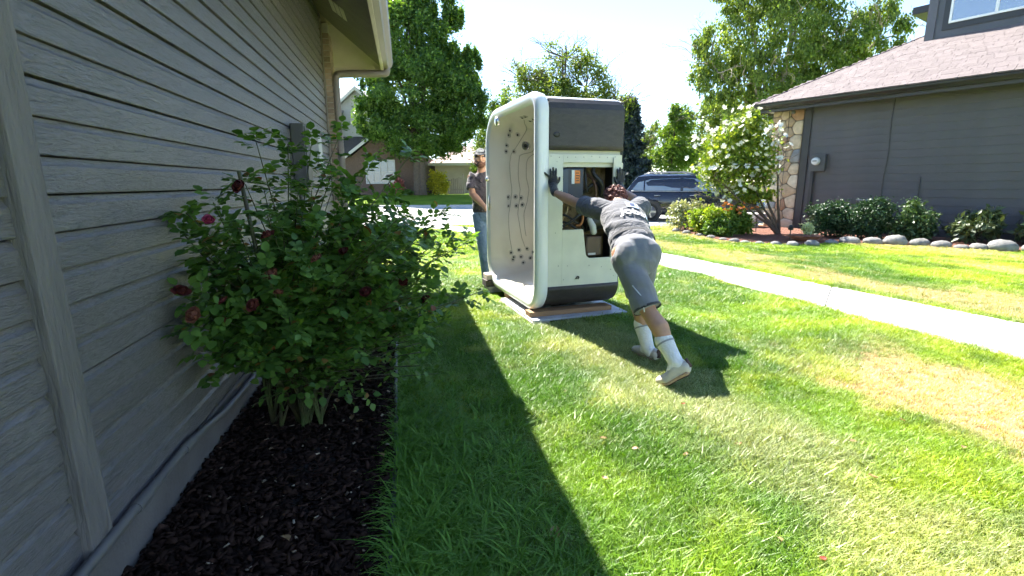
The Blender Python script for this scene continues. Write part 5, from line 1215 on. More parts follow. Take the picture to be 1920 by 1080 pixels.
# ------------------------------------------------------------------ houses across the street
m_sidingA = M('blue_grey_lap', (.34, .345, .36), .7, .05, 2); m_brickA = M('brown_brick_wall', (.13, .085, .065), .9, .25, 9, .3, 30, .01)
m_roofA = M('weathered_roof', (.30, .285, .28), .95, .12, 6); m_roofD = M('dark_roof', (.055, .052, .058), .95, .12, 6); m_trimW = M('white_trim', (.5, .5, .5), .6, .03)
HA = thing('gabled_house', 'two storey house with pale siding behind the tall tree', 'house', (-13.5, 38.5, .5))
g = G(); g.box((-4, 0, 0), (6.6, 8, 2.9)); g.build('brick_wall', m_brickA, HA)
g = G(); g.prism([(.0, 2.9), (4.1, 2.9), (4.1, 5.9), (2.05, 7.6), (.0, 5.9)], 'y', .6, 8); g.build('upper_wall', m_sidingA, HA)
for k in range(22):
    z = 2.95 + k * .2
    w0, w1 = (0.0, 4.1) if z < 5.9 else (2.05 - (7.6 - z) * 1.2, 2.05 + (7.6 - z) * 1.2)
    if w1 - w0 < .3 or z > 7.3: break
    G().box((w0 + .02, .555, z), (w1 - .02, .60, z + .185)).build('siding_board', m_sidingA, HA)
g = G(); g.prism([(-.4, 5.55), (2.05, 7.62), (4.5, 5.55), (4.5, 5.75), (2.05, 7.85), (-.4, 5.75)], 'y', .2, 8.2); g.build('roof', m_roofA, HA)
g = G(); g.prism([(-.42, 5.53), (2.05, 7.58), (4.52, 5.53), (4.52, 5.75), (2.05, 7.80), (-.42, 5.75)], 'y', .12, .2); g.build('bargeboard', m_trimW, HA)
# left wing with slope facing the street
g = G(); g.add([(-6, -.6, 5.5), (1.0, -.6, 5.5), (1.0, 4, 8.4), (-6, 4, 8.4), (-6, -.6, 5.35), (1.0, -.6, 5.35), (1.0, 4, 8.2), (-6, 4, 8.2)], [(0, 1, 2, 3), (7, 6, 5, 4), (0, 4, 5, 1), (1, 5, 6, 2), (2, 6, 7, 3), (3, 7, 4, 0)]); g.build('roof', m_roofA, HA, fix=True)
g = G(); g.box((-6, -.66, 5.25), (1.0, -.61, 5.52)); g.build('gutter', m_trimW, HA)
g = G(); g.box((-6, -.2, 2.9), (.7, .5, 5.3)); g.build('upper_wall', m_sidingA, HA)
def house_window(par, x0, x1, z0, z1, y, nx, nz):
    wo_ = G(); f_ = .08
    wo_.box((x0 - f_, y - .06, z0 - f_), (x1 + f_, y, z0)).box((x0 - f_, y - .06, z1), (x1 + f_, y, z1 + f_)).box((x0 - f_, y - .06, z0), (x0, y, z1)).box((x1, y - .06, z0), (x1 + f_, y, z1))
    for i in range(1, nx): x = x0 + (x1 - x0) * i / nx; wo_.box((x - .02, y - .05, z0), (x + .02, y, z1))
    for i in range(1, nz): z = z0 + (z1 - z0) * i / nz; wo_.box((x0, y - .045, z - .02), (x1, y - .002, z + .02))
    o_ = wo_.build('window', m_trimW, par)
    G().box((x0, y - .02, z0), (x1, y - .004, z1)).build('pane', M('pale_window_glass', (.16, .21, .28), .08, .1, spec=1.0), o_)
house_window(HA, -.9, .45, 3.5, 5.0, -.2, 3, 3); house_window(HA, 2.6, 4.7, .9, 2.5, 0, 4, 2)
# lower dark roof with white verge over the brick part
g = G(); g.add([(-2.5, -.5, 3.0), (1.4, -.5, 3.0), (2.7, .5, 4.3), (-2.5, .5, 4.3), (-2.5, -.5, 2.86), (1.4, -.5, 2.86), (2.7, .5, 4.15), (-2.5, .5, 4.15)], [(0, 1, 2, 3), (7, 6, 5, 4), (0, 4, 5, 1), (1, 5, 6, 2), (2, 6, 7, 3), (3, 7, 4, 0)]); g.build('lower_roof', m_roofD, HA, fix=True)
g = G(); g.prism([(1.2, 2.75), (4.0, 4.75), (6.9, 2.75), (6.9, 2.9), (4.0, 4.95), (1.2, 2.9)], 'y', -.35, 4); g.build('lower_roof', m_roofD, HA)
g = G(); g.prism([(1.18, 2.68), (4.0, 4.68), (6.92, 2.68), (6.92, 2.92), (4.0, 4.94), (1.18, 2.92)], 'y', -.43, -.35); g.build('bargeboard', m_trimW, HA)
g = G(); g.prism([(1.4, 2.75), (4.0, 4.65), (6.6, 2.75)], 'y', -.05, .02); g.build('gable_wall', m_brickA, HA)
HB = thing('beige_garage_house', 'low beige house with pinkish roof beside the bearded person', 'house', (-2.8, 43, .5))
m_beige = M('beige_stucco', (.50, .43, .34), .8, .05, 2); m_roofP = M('pinkish_roof', (.38, .29, .26), .95, .1, 6)
g = G(); g.box((-3.6, 0, 0), (6, 7, 2.55)); g.build('wall', m_beige, HB)
g = G(); g.add([(-4.1, -.5, 2.45), (6.5, -.5, 2.45), (6.5, 3.5, 4.1), (-1.8, 3.5, 4.1), (-4.1, 7.5, 2.45), (-4.1, -.5, 2.32), (6.5, -.5, 2.32), (6.5, 3.5, 3.95), (-1.8, 3.5, 3.95), (-4.1, 7.5, 2.32)], [(0, 1, 2, 3), (0, 3, 4), (8, 7, 6, 5), (5, 9, 8), (0, 5, 6, 1), (0, 4, 9, 5)]); g.build('roof', m_roofP, HB, fix=True)
g = G(); g.box((-4.15, -.58, 2.26), (6.5, -.51, 2.48)); g.build('fascia', m_trimW, HB)
for k in range(9): G().box((-3.6, -.012, .06 + k * .27), (6, -.001, .055 + k * .27 + .255)).build('siding_board', m_beige, HB)
PF = thing('picket_fence', 'short weathered wooden fence beside the yellow shrub', 'fence', (-5.0, 38.6, .5))
m_fen = M('weathered_fence', (.30, .24, .19), .9, .2, 6, stretch=(1, 1, .2))
for k in range(9): G().box((k * .14, 0, 0), (k * .14 + .115, .03, 1.05 + .03 * math.sin(k * 2.1) + .25 * k / 9)).build('picket', m_fen, PF)
G().box((0, .035, .3), (1.26, .07, .4)).build('rail', m_fen, PF)
G().box((1.28, -.03, 0), (1.4, .09, 1.5)).build('post', m_fen, PF)
shrub('shrub', 'round golden yellow shrub at the foot of the tall tree', (-5.35, 37.4, .48), (.95, .8, 1.0), 3600, .10, leafmat('golden_leaf', (.22, .24, .02), (.58, .50, .04), .4), seed=60)
shrub('shrub', 'pink flowering shrub in front of the brick house', (-8.3, 37.3, .48), (.45, .4, .75), 1500, .09, leafmat('pink_flower', (.30, .08, .08), (.60, .25, .22), .3, tcol=(1.1, 1, 1)), seed=61)
shrub('shrub', 'low green mound beside the pink flowering shrub', (-7.6, 36.6, .46), (.55, .4, .22), 1200, .07, L_mid, seed=62)
# ------------------------------------------------------------------ rose bush in the bed
def leaf_fine(name, P, D, U, S, mat, wid=.36):
    """rounder leaves of eight triangles: P base, D direction, U face normal hint, S length"""
    n = len(P); d = unit(D); s = unit(np.cross(d, U)); u = unit(np.cross(s, d)); L = S[:, None]
    def q(t, w, h): return P + d * L * t + s * L * w + u * L * h
    V = np.stack([q(0, 0, 0), q(.30, wid, .06), q(.68, wid * .82, .03), q(1, 0, -.10), q(.68, -wid * .82, .03), q(.30, -wid, .06), q(.3, 0, -.02), q(.68, 0, -.03)], 1).reshape(-1, 3)
    T = np.array([[0, 1, 6], [0, 6, 5], [6, 1, 2], [6, 2, 7], [7, 2, 3], [7, 3, 4], [7, 4, 5], [7, 5, 6]])
    F = (np.arange(n)[:, None, None] * 8 + T[None]).reshape(-1, 3)
    return npmesh(name, V, F, mat)
RBX = Vector((-1.16, 2.50, .02))
ROSE = thing('rose_bush', 'straggly green rose bush with fading red blooms against the wall', 'bush', RBX)
TG = [(-1.184, 2.4, 1.498), (-1.123, 2.6, 1.501), (-1.039, 2.7, 1.529), (-0.915, 2.8, 1.583), (-0.779, 2.9, 1.433), (-0.567, 2.9, 1.461), (-0.921, 2.6, 1.342), (-1.047, 2.5, 1.29), (-0.883, 2.8, 1.229), (-0.693, 3.0, 1.222), (-1.3, 2.2, 1.226), (-1.358, 2.1, 1.186), (-1.382, 2.1, 1.097), (-1.204, 2.3, 1.304), (-1.073, 2.2, 1.178), (-1.34, 2.0, 0.843), (-1.303, 1.95, 0.743), (-1.237, 2.1, 0.913), (-1.313, 2.1, 1.028), (-1.141, 2.1, 0.746), (-0.95, 2.2, 0.989), (-0.862, 2.5, 0.972), (-0.72, 2.8, 0.991), (-0.543, 3.0, 1.032), (-0.425, 3.1, 1.121), (-0.4, 3.1, 0.888), (-0.273, 3.2, 0.943), (-0.187, 3.1, 0.63), (-0.298, 3.0, 0.602), (-0.506, 2.9, 0.757), (-0.421, 2.9, 0.46), (-0.601, 2.7, 0.551), (-0.52, 2.7, 0.361), (-0.716, 2.5, 0.722), (-0.863, 2.3, 0.743), (-1.003, 2.2, 0.693), (-0.735, 2.5, 0.433), (-0.835, 2.3, 0.448), (-0.654, 2.6, 0.273), (-1.117, 2.2, 0.54), (-1.229, 2.1, 0.6), (-1.2, 2.0, 0.75), (-0.92, 2.4, 1.114), (-0.775, 2.6, 1.097), (-1.056, 2.3, 1.099), (-0.595, 2.9, 0.885), (-0.89, 2.2, 0.867), (-0.803, 2.4, 0.608)]
rb = random.Random(77); TG = [Vector(p) - RBX for p in TG]
extra = []
for p in TG:
    for k_ in range(2): extra.append(p * rb.uniform(.55, .92) + Vector((rb.gauss(0, .09), rb.gauss(0, .10), rb.gauss(0, .07))))
for p in [Vector((rb.uniform(-.05, .65), rb.uniform(-.1, .75), rb.uniform(.25, 1.1))) for _ in range(62)]: extra.append(p)
for p in [Vector((rb.uniform(-.2, .25), rb.uniform(-.5, .05), rb.uniform(.45, 1.15))) for _ in range(44)]: extra.append(p)
for p in [Vector((rb.uniform(.1, .75), rb.uniform(-.2, .65), rb.uniform(.3, 1.15))) for _ in range(60)]: extra.append(p)
gc = G(); shoots = []
bases = [Vector((rb.gauss(0, .06), rb.gauss(0, .06), 0)) for _ in range(9)]
for i, p in enumerate(TG + extra):
    if p.z < .12: continue
    wallx = -.02 + .21 * (-p.y)   # stay in front of the siding
    b0 = rb.choice(bases); mid = b0.lerp(p, .5) + Vector((-p.x * .22, -p.y * .22, .12)); main = i < len(TG)
    pts_ = catmull([b0, b0.lerp(mid, .5) + Vector((0, 0, .05)), mid, p], 6)
    if main: gc.tube(pts_, [.0075 - .0052 * k_ / (len(pts_) - 1) for k_ in range(len(pts_))], 6)
    else:
        k0 = rb.randint(6, 11); pts_ = pts_[k0:]; gc.tube(pts_, [.004 - .0022 * k_ / (len(pts_) - 1) for k_ in range(len(pts_))], 5)
    shoots.append((pts_, main))
m_cane, nt, b = _nt('green_brown_cane'); cc = ramp(nt, noise(nt, coords(nt), 7, 3), [(.35, (.05, .035, .018)), (.65, (.07, .10, .025))]); nt.links.new(cc, b.inputs['Base Color']); b.inputs['Roughness'].default_value = .5
# bare cut canes at the left
for q in ((-1.30, 2.12, .98), (-1.27, 2.15, .95), (-1.20, 2.25, 1.36)):
    e = Vector(q) - RBX; gc.tube([bases[0], e * .5 + Vector((-.01, -.02, .06)), e], [.012, .010, .009], 7)
gc.build('canes', m_cane, ROSE, True)
LP, LD, LU, LS = [], [], [], []
for pts_, main in shoots:
    n_ = len(pts_); start = int(n_ * (.34 if main else .12))
    for k_ in range(start, n_):
        for rep in range(3 if main else 2):
            p = pts_[k_] if k_ == n_ - 1 else pts_[k_].lerp(pts_[k_ + 1], rb.random())
            ax = (pts_[min(k_ + 1, n_ - 1)] - pts_[max(k_ - 1, 0)]).normalized(); sd = ax.cross(Vector((rb.gauss(0, 1), rb.gauss(0, 1), rb.gauss(0, 1)))).normalized()
            d = (sd * 1.0 + ax * .5 + Vector((0, 0, .1))).normalized(); s = d.cross(Vector((0, 0, 1))); s = s.normalized() if s.length > .01 else Vector((1, 0, 0)); up_ = s.cross(d)
            L = rb.uniform(.05, .085); sz = rb.uniform(.038, .062)
            for (t, sg) in ((1, 0), (.72, 1), (.72, -1), (.38, 1), (.38, -1)):
                q = p + d * (L * t); dd = d if sg == 0 else (d * .45 + s * sg)
                if q.z < .45 and rb.random() < .82: continue
                if q.x + RBX.x < -1.297 - .208 * (q.y + RBX.y - 1.329) / .978 + .03: continue
                LP.append(q); LD.append(dd + Vector((0, 0, -.15 + rb.gauss(0, .12)))); LU.append(up_ + Vector((rb.gauss(0, .25), rb.gauss(0, .25), .2))); LS.append(sz * (1 if sg == 0 else .85 if t > .5 else .7))
L_rose = leafmat('rose_leaf', (.045, .105, .022), (.14, .25, .05), .36, .4, .35, tcol=(1.5, 1.6, .5))
link('foliage', leaf_fine('foliage', np.array(LP), np.array(LD), np.array(LU), np.array(LS), L_rose), ROSE)
# russet young leaves and yellowing ones
k_ = [i for i in range(len(LP)) if rb.random() < .035]
link('young_leaves', leaf_fine('young_leaves', np.array([LP[i] for i in k_]) + .006, np.array([LD[i] for i in k_]), np.array([LU[i] for i in k_]), np.array([LS[i] for i in k_]), leafmat('russet_leaf', (.16, .05, .02), (.30, .20, .05), .35)), ROSE)
def rose_mesh(name, mat, r, seed, droop=0.0):
    rg = random.Random(seed); g = G()
    for ring, (n_, rad, h, op) in enumerate(((3, .35, .95, .15), (5, .6, .85, .4), (6, .85, .62, .8), (7, 1.0, .35, 1.15))):
        for i in range(n_):
            a = 2 * PI * i / n_ + ring * .5 + rg.uniform(-.15, .15); d = Vector((math.cos(a), math.sin(a), 0)); s = Vector((-math.sin(a), math.cos(a), 0)); hh = h * r * rg.uniform(.8, 1.15); rr3 = rad * r * rg.uniform(.85, 1.15); w = rr3 * .8 + r * .12
            g.add([Vector((0, 0, -r * .2)), d * rr3 * .8 + s * w * .7 + Vector((0, 0, hh * .45)), d * rr3 * op * .9 + s * w * .5 + Vector((0, 0, hh)), d * rr3 * (op + .1) + Vector((0, 0, hh * (.95 - droop))), d * rr3 * op * .9 - s * w * .5 + Vector((0, 0, hh)), d * rr3 * .8 - s * w * .7 + Vector((0, 0, hh * .45)), d * rr3 * .95 + Vector((0, 0, hh * .45))],
                  [(0, 1, 6), (0, 6, 5), (6, 1, 2, 3), (6, 3, 4, 5)])
    return g.mesh(name, mat, True)
pm = [leafmat('dark_crimson_petal', (.045, .008, .010), (.10, .018, .018), .25, .6, .3, (1.2, 1, 1)), leafmat('bright_pink_petal', (.26, .025, .07), (.42, .06, .13), .3, .5, .3, (1.2, 1, 1)), leafmat('faded_salmon_petal', (.16, .055, .035), (.28, .11, .07), .3, .7, .2, (1.2, 1, 1)), leafmat('dried_red_petal', (.09, .02, .018), (.17, .045, .035), .25, .7, .2, (1.2, 1, 1))]
BL = [((-1.184, 2.25, 1.293), 0, .034), ((-1.246, 2.1, 1.158), 1, .026), ((-1.059, 2.2, 1.084), 3, .033), ((-1.017, 2.1, 0.927), 2, .034), ((-0.856, 2.2, 0.981), 2, .028), ((-1.264, 1.95, 0.794), 2, .034), ((-1.315, 1.97, 0.887), 0, .034), ((-1.079, 2.05, 0.811), 3, .03), ((-0.711, 2.4, 0.785), 0, .032), ((-0.59, 2.7, 0.78), 3, .03), ((-0.485, 2.75, 0.662), 0, .03), ((-0.835, 2.5, 0.972), 0, .028), ((-0.991, 2.1, 0.852), 2, .022), ((-1.167, 2.0, 0.841), 3, .026)]
for i, (p, k_, r) in enumerate(BL):
    o = link('rose_bloom', rose_mesh('rose_bloom', pm[k_], r * .8, 200 + i, .5 if k_ in (2, 3) else 0), ROSE, Vector(p) - RBX + Vector((0, -.04, 0)), (rb.uniform(.2, 1.1), rb.uniform(-.6, .6), 0))
    if k_ == 1: o['label'] = 'fresh pink bloom'

# ------------------------------------------------------------------ mulch chips and litter in the bed
rm = np.random.default_rng(17)
def lh_world(p, t, z):
    c, s = math.cos(R_(12)), math.sin(R_(12)); return np.stack([-1.297 + c * p - s * t, 1.329 + s * p + c * t, z], -1)
def flakes(name, n, pr, tr, smin, smax, mat, label, zr=(.02, .05), thick=.25):
    p = rm.uniform(pr[0], pr[1], n); t = tr[0] + (tr[1] - tr[0]) * rm.random(n) ** 1.5; P = lh_world(p, t, rm.uniform(zr[0], zr[1], n))
    d = unit(rm.normal(size=(n, 3)) * np.array([1, 1, .28])); s = unit(np.cross(d, unit(rm.normal(size=(n, 3)) * .35 + np.array([0, 0, 1])))); u = np.cross(s, d)
    L = rm.uniform(smin, smax, n)[:, None]; w = L * rm.uniform(.18, .5, n)[:, None]; h = w * thick
    cs = [P + d * L * a + s * w * b_ * (1 if a < 0 else .6) + u * h * c for a in (-.5, .5) for b_, c in ((-1, 0), (0, 1), (1, 0), (0, -1))]
    V = np.stack(cs, 1).reshape(-1, 3); T = np.array([[0, 1, 5, 4], [1, 2, 6, 5], [2, 3, 7, 6], [3, 0, 4, 7], [3, 2, 1, 0], [4, 5, 6, 7]])
    F = (np.arange(n)[:, None, None] * 8 + T[None]).reshape(-1, 4)
    return setp(link(name, npmesh(name, V, F, mat)), label, kind='stuff')
def chipmat(name, a, b_):
    m, nt, b = _nt(name); g = N(nt, 'ShaderNodeNewGeometry'); nt.links.new(ramp(nt, g.outputs['Random Per Island'], [(0, a), (1, b_)]), b.inputs['Base Color']); b.inputs['Roughness'].default_value = 1.0; b.inputs['Specular IOR Level'].default_value = .1; return m
flakes('bark_chips', 24000, (.03, .88), (-.6, 5.8), .010, .045, chipmat('bark_chip', (.010, .006, .0045), (.052, .028, .020)), 'dark bark chips covering the planting bed')
flakes('bark_litter', 240, (.05, .90), (-.4, 4.5), .008, .024, chipmat('pale_litter', (.16, .11, .07), (.45, .38, .28)), 'pale dry bits scattered over the bark', (.045, .06), .12)
L_dry = leafmat('dry_leaf', (.24, .14, .055), (.42, .29, .15), .25, tcol=(1.2, 1, .7)); L_red = leafmat('red_dry_leaf', (.34, .05, .04), (.45, .10, .07), .25, tcol=(1.2, 1, .9))
def dry_leaf_mesh(name, mat, L, seed):
    rg = random.Random(seed); g = G(); n_ = 7
    for i in range(n_):
        t = i / (n_ - 1); w = L * .32 * math.sin(PI * min(1, t * .92 + .06)) ** .8; z = L * (.10 * math.sin(t * 3 + seed) + .12 * (t - .5) ** 2)
        for s, c in ((-1, .16), (0, 0), (1, .10 + rg.uniform(0, .12))): g.v.append(((t - .5) * L, s * w, z + c * L + rg.uniform(-.01, .01) * L))
    for i in range(n_ - 1):
        for j in range(2): g.f.append((i * 3 + j, i * 3 + j + 1, (i + 1) * 3 + j + 1, (i + 1) * 3 + j))
    g.tube([(-.5 * L, 0, L * .02), (-.72 * L, 0, L * .06)], L * .012, 4)
    return g.mesh(name, mat, True)
dm = [dry_leaf_mesh('fallen_leaf', L_dry, .055, s) for s in range(4)]; dr = dry_leaf_mesh('fallen_leaf', L_red, .05, 9)
LV = [(0.992, 2.692, 1, 'small red fallen leaf just behind the pushing person\'s rear shoe'), (1.056, 1.47, 1, 'red fallen leaf near the bottom edge of the picture'), (0.151, 1.595, 2, 'large brown fallen leaf lying in the house shadow'),
      (1.109, 2.235, 0, 'curled tan leaf alone in the middle of the sunlit lawn'), (2.171, 2.182, 0, 'pale tan leaf furthest right on the lawn'), (2.097, 2.468, 0, 'tan leaf near the scorched patch'), (1.57, 1.95, 0, 'tan leaf at the lower right of the lawn'), (0.819, 2.142, 0, 'long tan leaf below the pushing person'),
      (0.59, 2.192, 0, 'tan leaf left of the long tan one'), (0.453, 2.295, 0, 'tan leaf close to the house shadow edge'), (0.40, 1.95, 0, 'tan leaf at the lower left of the sunlit grass'), (0.326, 2.872, 0, 'tiny tan leaf at the shadow edge level with the shoes'), (0.956, 1.56, 0, 'small tan leaf just above the red leaf at the bottom'), (1.68, 2.25, 0, 'small tan leaf right of the lawn\'s middle')]
for i, (x, y, k, lb) in enumerate(LV):
    o = link('fallen_leaf', dr if k == 1 else dm[i % 4], None, (x, y, .038), (rb.uniform(-.3, .3), rb.uniform(-.3, .3), rb.uniform(0, 6)))
    f_ = (.62, .6, 1.15)[k]; o.scale = (f_, f_, f_); setp(o, lb, 'leaf', 'fallen leaves on the lawn')
for i, (p, t) in enumerate(((.52, .12), (.66, 1.05), (.70, 1.0), (.55, 1.30), (.83, .62))):
    q = lh_world(np.array(p), np.array(t), np.array(.06)); o = link('fallen_leaf', dm[i % 4], None, tuple(q), (rb.uniform(-.4, .4), rb.uniform(-.4, .4), rb.uniform(0, 6)))
    o.scale = (.8, .8, .8); setp(o, ('dry yellow leaf nearest the camera on the dark bark', 'dry leaf on the bark at the foot of the roses', 'curled dry leaf touching another at the foot of the roses', 'dry leaf furthest back on the dark bark', 'pale dry leaf against the black edging')[i], 'leaf', 'fallen leaves on the bark')

# ------------------------------------------------------------------ grass blades
m_blade, nt, b = _nt('grass_blade')
at_ = N(nt, 'ShaderNodeAttribute'); at_.attribute_type = 'INSTANCER'; at_.attribute_name = 'tcol'; c = at_.outputs['Color']
oi = N(nt, 'ShaderNodeNewGeometry'); rv = oi.outputs['Random Per Island']
c = mixc(nt, 1.0, c, ramp(nt, rv, [(0, (.5, .6, .5)), (.55, (1.0, 1.0, 1.0)), (.9, (1.25, 1.15, 1.2)), (1, (1.7, 1.5, 2.2))]), 'MULTIPLY')
nt.links.new(c, b.inputs['Base Color']); b.inputs['Roughness'].default_value = .42; b.inputs['Specular IOR Level'].default_value = .5
tr = N(nt, 'ShaderNodeBsdfTranslucent'); nt.links.new(mixc(nt, 1.0, c, (1.35, 1.25, .55), 'MULTIPLY'), tr.inputs[0])
mx = N(nt, 'ShaderNodeMixShader'); mx.inputs[0].default_value = .34; nt.links.new(b.outputs[0], mx.inputs[1]); nt.links.new(tr.outputs[0], mx.inputs[2]); nt.links.new(mx.outputs[0], nt.nodes['Material Output'].inputs['Surface'])
def tuft(name, n_, h, rad, w, lean, seed, mat):
    rg = np.random.default_rng(seed); V = []; F = []
    for i in range(n_):
        a, r = rg.uniform(0, 2 * PI), rad * math.sqrt(rg.random()); p = np.array([math.cos(a) * r, math.sin(a) * r, -.004]); az = rg.uniform(0, 2 * PI); d = np.array([math.cos(az), math.sin(az), 0]); s = np.array([-d[1], d[0], 0]); H = h * rg.uniform(.55, 1.15); ln = lean * rg.uniform(.3, 1.3); ww = w * rg.uniform(.7, 1.2); k = len(V)
        for t in (0, .5, 1):
            c_ = p + d * (H * ln * t * t) + np.array([0, 0, H * (t - .18 * ln * t * t)])
            if t < 1: V += [c_ - s * ww * (1 - .35 * t), c_ + s * ww * (1 - .35 * t)]
            else: V.append(c_)
        F += [(k, k + 1, k + 3, k + 2), (k + 2, k + 3, k + 4)]
    me = bpy.data.meshes.new(name); me.from_pydata([tuple(v) for v in V], [], F); me.materials.append(mat); me.update(); return me
def scatter(name, P, S, coll_meshes, label, seed, col_=None):
    col = bpy.data.collections.new(name + '_tufts')
    for i, me in enumerate(coll_meshes): col.objects.link(bpy.data.objects.new('tuft', me))
    rg = np.random.default_rng(seed); n_ = len(P)
    me = bpy.data.meshes.new(name); me.vertices.add(n_); me.vertices.foreach_set('co', P.astype(np.float32).ravel())
    at = me.attributes.new('rot', 'FLOAT_VECTOR', 'POINT'); rv_ = np.stack([rg.normal(0, .12, n_), rg.normal(0, .12, n_), rg.uniform(0, 2 * PI, n_)], 1).astype(np.float32); at.data.foreach_set('vector', rv_.ravel())
    at = me.attributes.new('scl', 'FLOAT', 'POINT'); at.data.foreach_set('value', S.astype(np.float32))
    if col_ is not None:
        at = me.attributes.new('tcol', 'FLOAT_COLOR', 'POINT'); at.data.foreach_set('color', np.concatenate([col_, np.ones((n_, 1))], 1).astype(np.float32).ravel())
    me.update(); o = link(name, me)
    ng = bpy.data.node_groups.new(name + '_gn', 'GeometryNodeTree'); ng.interface.new_socket('Geometry', in_out='INPUT', socket_type='NodeSocketGeometry'); ng.interface.new_socket('Geometry', in_out='OUTPUT', socket_type='NodeSocketGeometry')
    gi = ng.nodes.new('NodeGroupInput'); go = ng.nodes.new('NodeGroupOutput'); ip = ng.nodes.new('GeometryNodeInstanceOnPoints'); ci = ng.nodes.new('GeometryNodeCollectionInfo')
    ci.inputs['Collection'].default_value = col; ci.inputs['Separate Children'].default_value = True; ci.inputs['Reset Children'].default_value = True; ip.inputs['Pick Instance'].default_value = True
    a1 = ng.nodes.new('GeometryNodeInputNamedAttribute'); a1.data_type = 'FLOAT_VECTOR'; a1.inputs[0].default_value = 'rot'
    a2 = ng.nodes.new('GeometryNodeInputNamedAttribute'); a2.data_type = 'FLOAT'; a2.inputs[0].default_value = 'scl'
    e2r = ng.nodes.new('FunctionNodeEulerToRotation')
    L = ng.links; L.new(gi.outputs[0], ip.inputs['Points']); L.new(ci.outputs[0], ip.inputs['Instance']); L.new(a1.outputs[0], e2r.inputs[0]); L.new(e2r.outputs[0], ip.inputs['Rotation']); L.new(a2.outputs[0], ip.inputs['Scale']); L.new(ip.outputs[0], go.inputs[0])
    md = o.modifiers.new('grow', 'NODES'); md.node_group = ng
    return setp(o, label, kind='stuff')
def inpoly(x, y, poly):
    ins = np.zeros(len(x), bool); n_ = len(poly)
    for i in range(n_):
        x0, y0 = poly[i]; x1, y1 = poly[(i + 1) % n_]; c_ = ((y0 > y) != (y1 > y)) & (x < (x1 - x0) * (y - y0) / (y1 - y0 + 1e-12) + x0); ins ^= c_
    return ins
walk_poly = [(p.x + .035, p.y) for p in Lp] + [(p.x - .035, p.y) for p in Rp[::-1]]
bed2_poly = [(4.5, 13.9), (4.75, 11.3), (5.0, 10.7), (5.5, 10.4), (6.2, 10.28), (6.75, 10.5), (7.3, 10.58), (8.0, 10.32), (8.6, 9.8), (9.0, 9.5), (9.6, 9.1), (11.5, 8.6), (13, 9.0), (8.1, 15.2), (5.2, 14.9)]
skid_poly = [tuple((tubm() @ Vector(q))[:2]) for q in ((-.09, -.09, 0), (.98, -.09, 0), (.98, 1.75, 0), (-.1, 1.75, 0))]
def lawn_points(n_, x0, x1, y0, y1, rg):
    x = rg.uniform(x0, x1, n_); y = rg.uniform(y0, y1, n_)
    p = (x + 1.297) * math.cos(R_(12)) + (y - 1.329) * math.sin(R_(12))       # distance out of the house wall
    t = -(x + 1.297) * math.sin(R_(12)) + (y - 1.329) * math.cos(R_(12))
    keep = ((p > .90) | (t > 6.2)) & (x < 1.10 * y + .6) & (x > -.75 * y - .3) & ~inpoly(x, y, walk_poly) & ~inpoly(x, y, bed2_poly) & ~inpoly(x, y, skid_poly)
    keep &= (y < 15.7) | (y > 29)
    return x[keep], y[keep], p[keep], t[keep]
rg = np.random.default_rng(99)
tA = [tuft('tuft', 18, .050, .040, .0021, 1.0, s, m_blade) for s in range(6)]
tB = [tuft('tuft', 16, .046, .055, .0030, 1.0, 20 + s, m_blade) for s in range(5)]
tC = [tuft('tuft', 14, .042, .085, .0050, .8, 40 + s, m_blade) for s in range(4)]
def hscale(x, y, rg):
    base = 1 + .22 * np.sin(x * 3.1 + 1.3 * np.sin(y * 2.3)) + .15 * np.sin(y * 5.2 + x * 1.7); return base * rg.uniform(.7, 1.25, len(x))
def vnoise(x, y, sc, seed, octv=3):
    """fractal value noise 0..1"""
    out = np.zeros(len(x)); amp = 1; tot = 0
    for o_ in range(octv):
        tb_ = np.random.default_rng(seed + o_).random((256, 256)); u = x * sc + 500; v = y * sc + 500; i = np.floor(u).astype(int); j = np.floor(v).astype(int); fu = u - i; fv = v - j; fu = fu * fu * (3 - 2 * fu); fv = fv * fv * (3 - 2 * fv)
        q = lambda a_, b_: tb_[(i + a_) % 256, (j + b_) % 256]
        out += amp * ((q(0, 0) * (1 - fu) + q(1, 0) * fu) * (1 - fv) + (q(0, 1) * (1 - fu) + q(1, 1) * fu) * fv); tot += amp; amp *= .55; sc *= 2.1
    return out / tot
def sst(a, b_, v): t_ = np.clip((v - a) / (b_ - a), 0, 1); return t_ * t_ * (3 - 2 * t_)
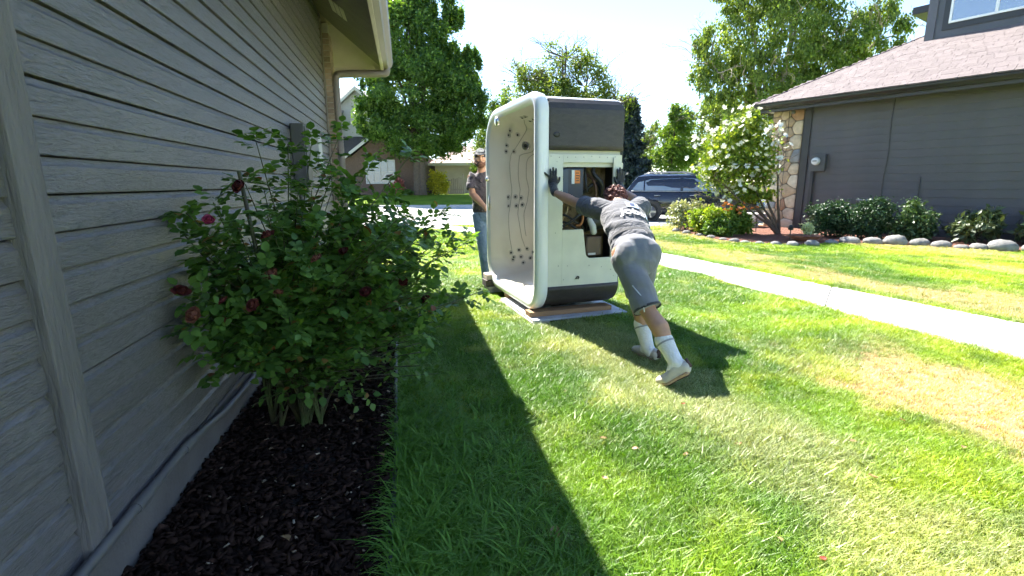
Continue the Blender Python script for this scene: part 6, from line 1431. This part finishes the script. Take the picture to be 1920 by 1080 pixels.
def grass_color(x, y, rg):
    s = WUY * (x - WX) - WUX * (y - WY); q = WUX * (x - WX) + WUY * (y - WY); n_ = len(x)
    a = vnoise(x, y, .8, 1); b_ = vnoise(x, y, 3.2, 11); c_ = vnoise(s, q * .35, 1.1, 21, 4)
    deep, mid, yel, pale, tan = (np.array(k_) for k_ in ((.072, .185, .010), (.185, .33, .016), (.34, .44, .030), (.43, .45, .21), (.60, .475, .29)))
    col = mid[None] * np.ones((n_, 1)); L_ = lambda m_, k_: col * (1 - m_[:, None]) + k_[None] * m_[:, None]
    col = L_(sst(.47, .66, a) * .9, deep); col = L_(sst(.48, .30, a) * .75, yel); col = L_(sst(.55, .75, b_) * .6, yel); col = L_(sst(.46, .28, b_) * .75, deep)
    w_n = (b_ - .5) * 1.1
    col = L_(sst(.62, .15, np.abs(s + 2.75 + w_n * .7)) * sst(4.0, 1.0, q) * .75 * (.4 + .6 * rg.random(n_)), pale)
    col = L_(sst(.5, .8, vnoise(x, y, 7, 31, 2)) * .45 * (rg.random(n_)), pale)
    dn = sst(.75, .42, np.abs(s + 1.12 + w_n * .5)) * sst(1.1, .1, q + w_n)
    df = sst(1.0, 1.5, s) * sst(.41, .58, c_) * .9
    d_ = np.clip(np.maximum(dn, df), 0, 1); d_ = np.where(rg.random(n_) < d_ * .92, d_, d_ * .3)
    return L_(d_, tan) * rg.uniform(.8, 1.2, (n_, 1)), d_
def lay(name, n_, box, tufts, label, seed, k=1.0):
    x, y, p, t = lawn_points(n_, *box, rg); c_, d_ = grass_color(x, y, rg); S = hscale(x, y, rg) * (1 - .5 * d_) * k
    scatter(name, np.stack([x, y, np.zeros(len(x))], 1), S, tufts, label, seed, c_)
lay('near_grass', 60000, (-1.6, 4.4, .9, 4.4), tA, 'near lawn of short green and tan grass blades', 1)
lay('middle_grass', 80000, (-3.2, 9.0, 4.4, 9.0), tB, 'middle lawn of mown grass on both sides of the walk', 2)
lay('distant_grass', 50000, (-6.5, 10.5, 9.0, 15.7), tC, 'grass beyond the tub up to the street edge', 3, .95)
# taller coarse grass in the shade beside the edging
m_coarse = leafmat('coarse_shade_grass', (.060, .165, .018), (.16, .31, .045), .35, .45, .25)
def coarse(seed):
    rg_ = np.random.default_rng(seed); g = G()
    for i in range(11):
        az = rg_.uniform(0, 2 * PI); d = Vector((math.cos(az), math.sin(az), 0)); s = Vector((-d.y, d.x, 0)); H = rg_.uniform(.05, .13); ln = rg_.uniform(.5, 1.5); w = rg_.uniform(.0022, .0042); k = len(g.v); o_ = d * rg_.uniform(0, .02)
        for j in range(6):
            tt = j / 5; c_ = o_ + d * (H * ln * tt * tt) + Vector((0, 0, H * (tt - .42 * ln * tt ** 2.4))); ww = w * math.sin(PI * (.25 + .72 * tt))
            g.v += [tuple(c_ - s * ww + Vector((0, 0, ww * .5))), tuple(c_ + s * ww + Vector((0, 0, ww * .5)))]
        g.f += [(k + 2 * j, k + 2 * j + 1, k + 2 * j + 3, k + 2 * j + 2) for j in range(5)]
    return g.mesh('tuft', m_coarse, True)
n_ = 5200; p = .90 + .62 * rg.random(n_) ** 1.5; t = rg.uniform(-.7, 3.2, n_); dens = np.clip(1.25 - .42 * t, .12, 1) * np.clip(1.3 - (p - .9) * 1.5, .1, 1); kp = rg.random(n_) < dens
Pw = lh_world(p[kp], t[kp], np.zeros(kp.sum())); scatter('coarse_grass', Pw, rg.uniform(.5, 1.05, kp.sum()) * np.clip(1.1 - .2 * t[kp], .5, 1.1), [coarse(s) for s in range(5)], 'taller coarse grass in the shade along the edging', 4)
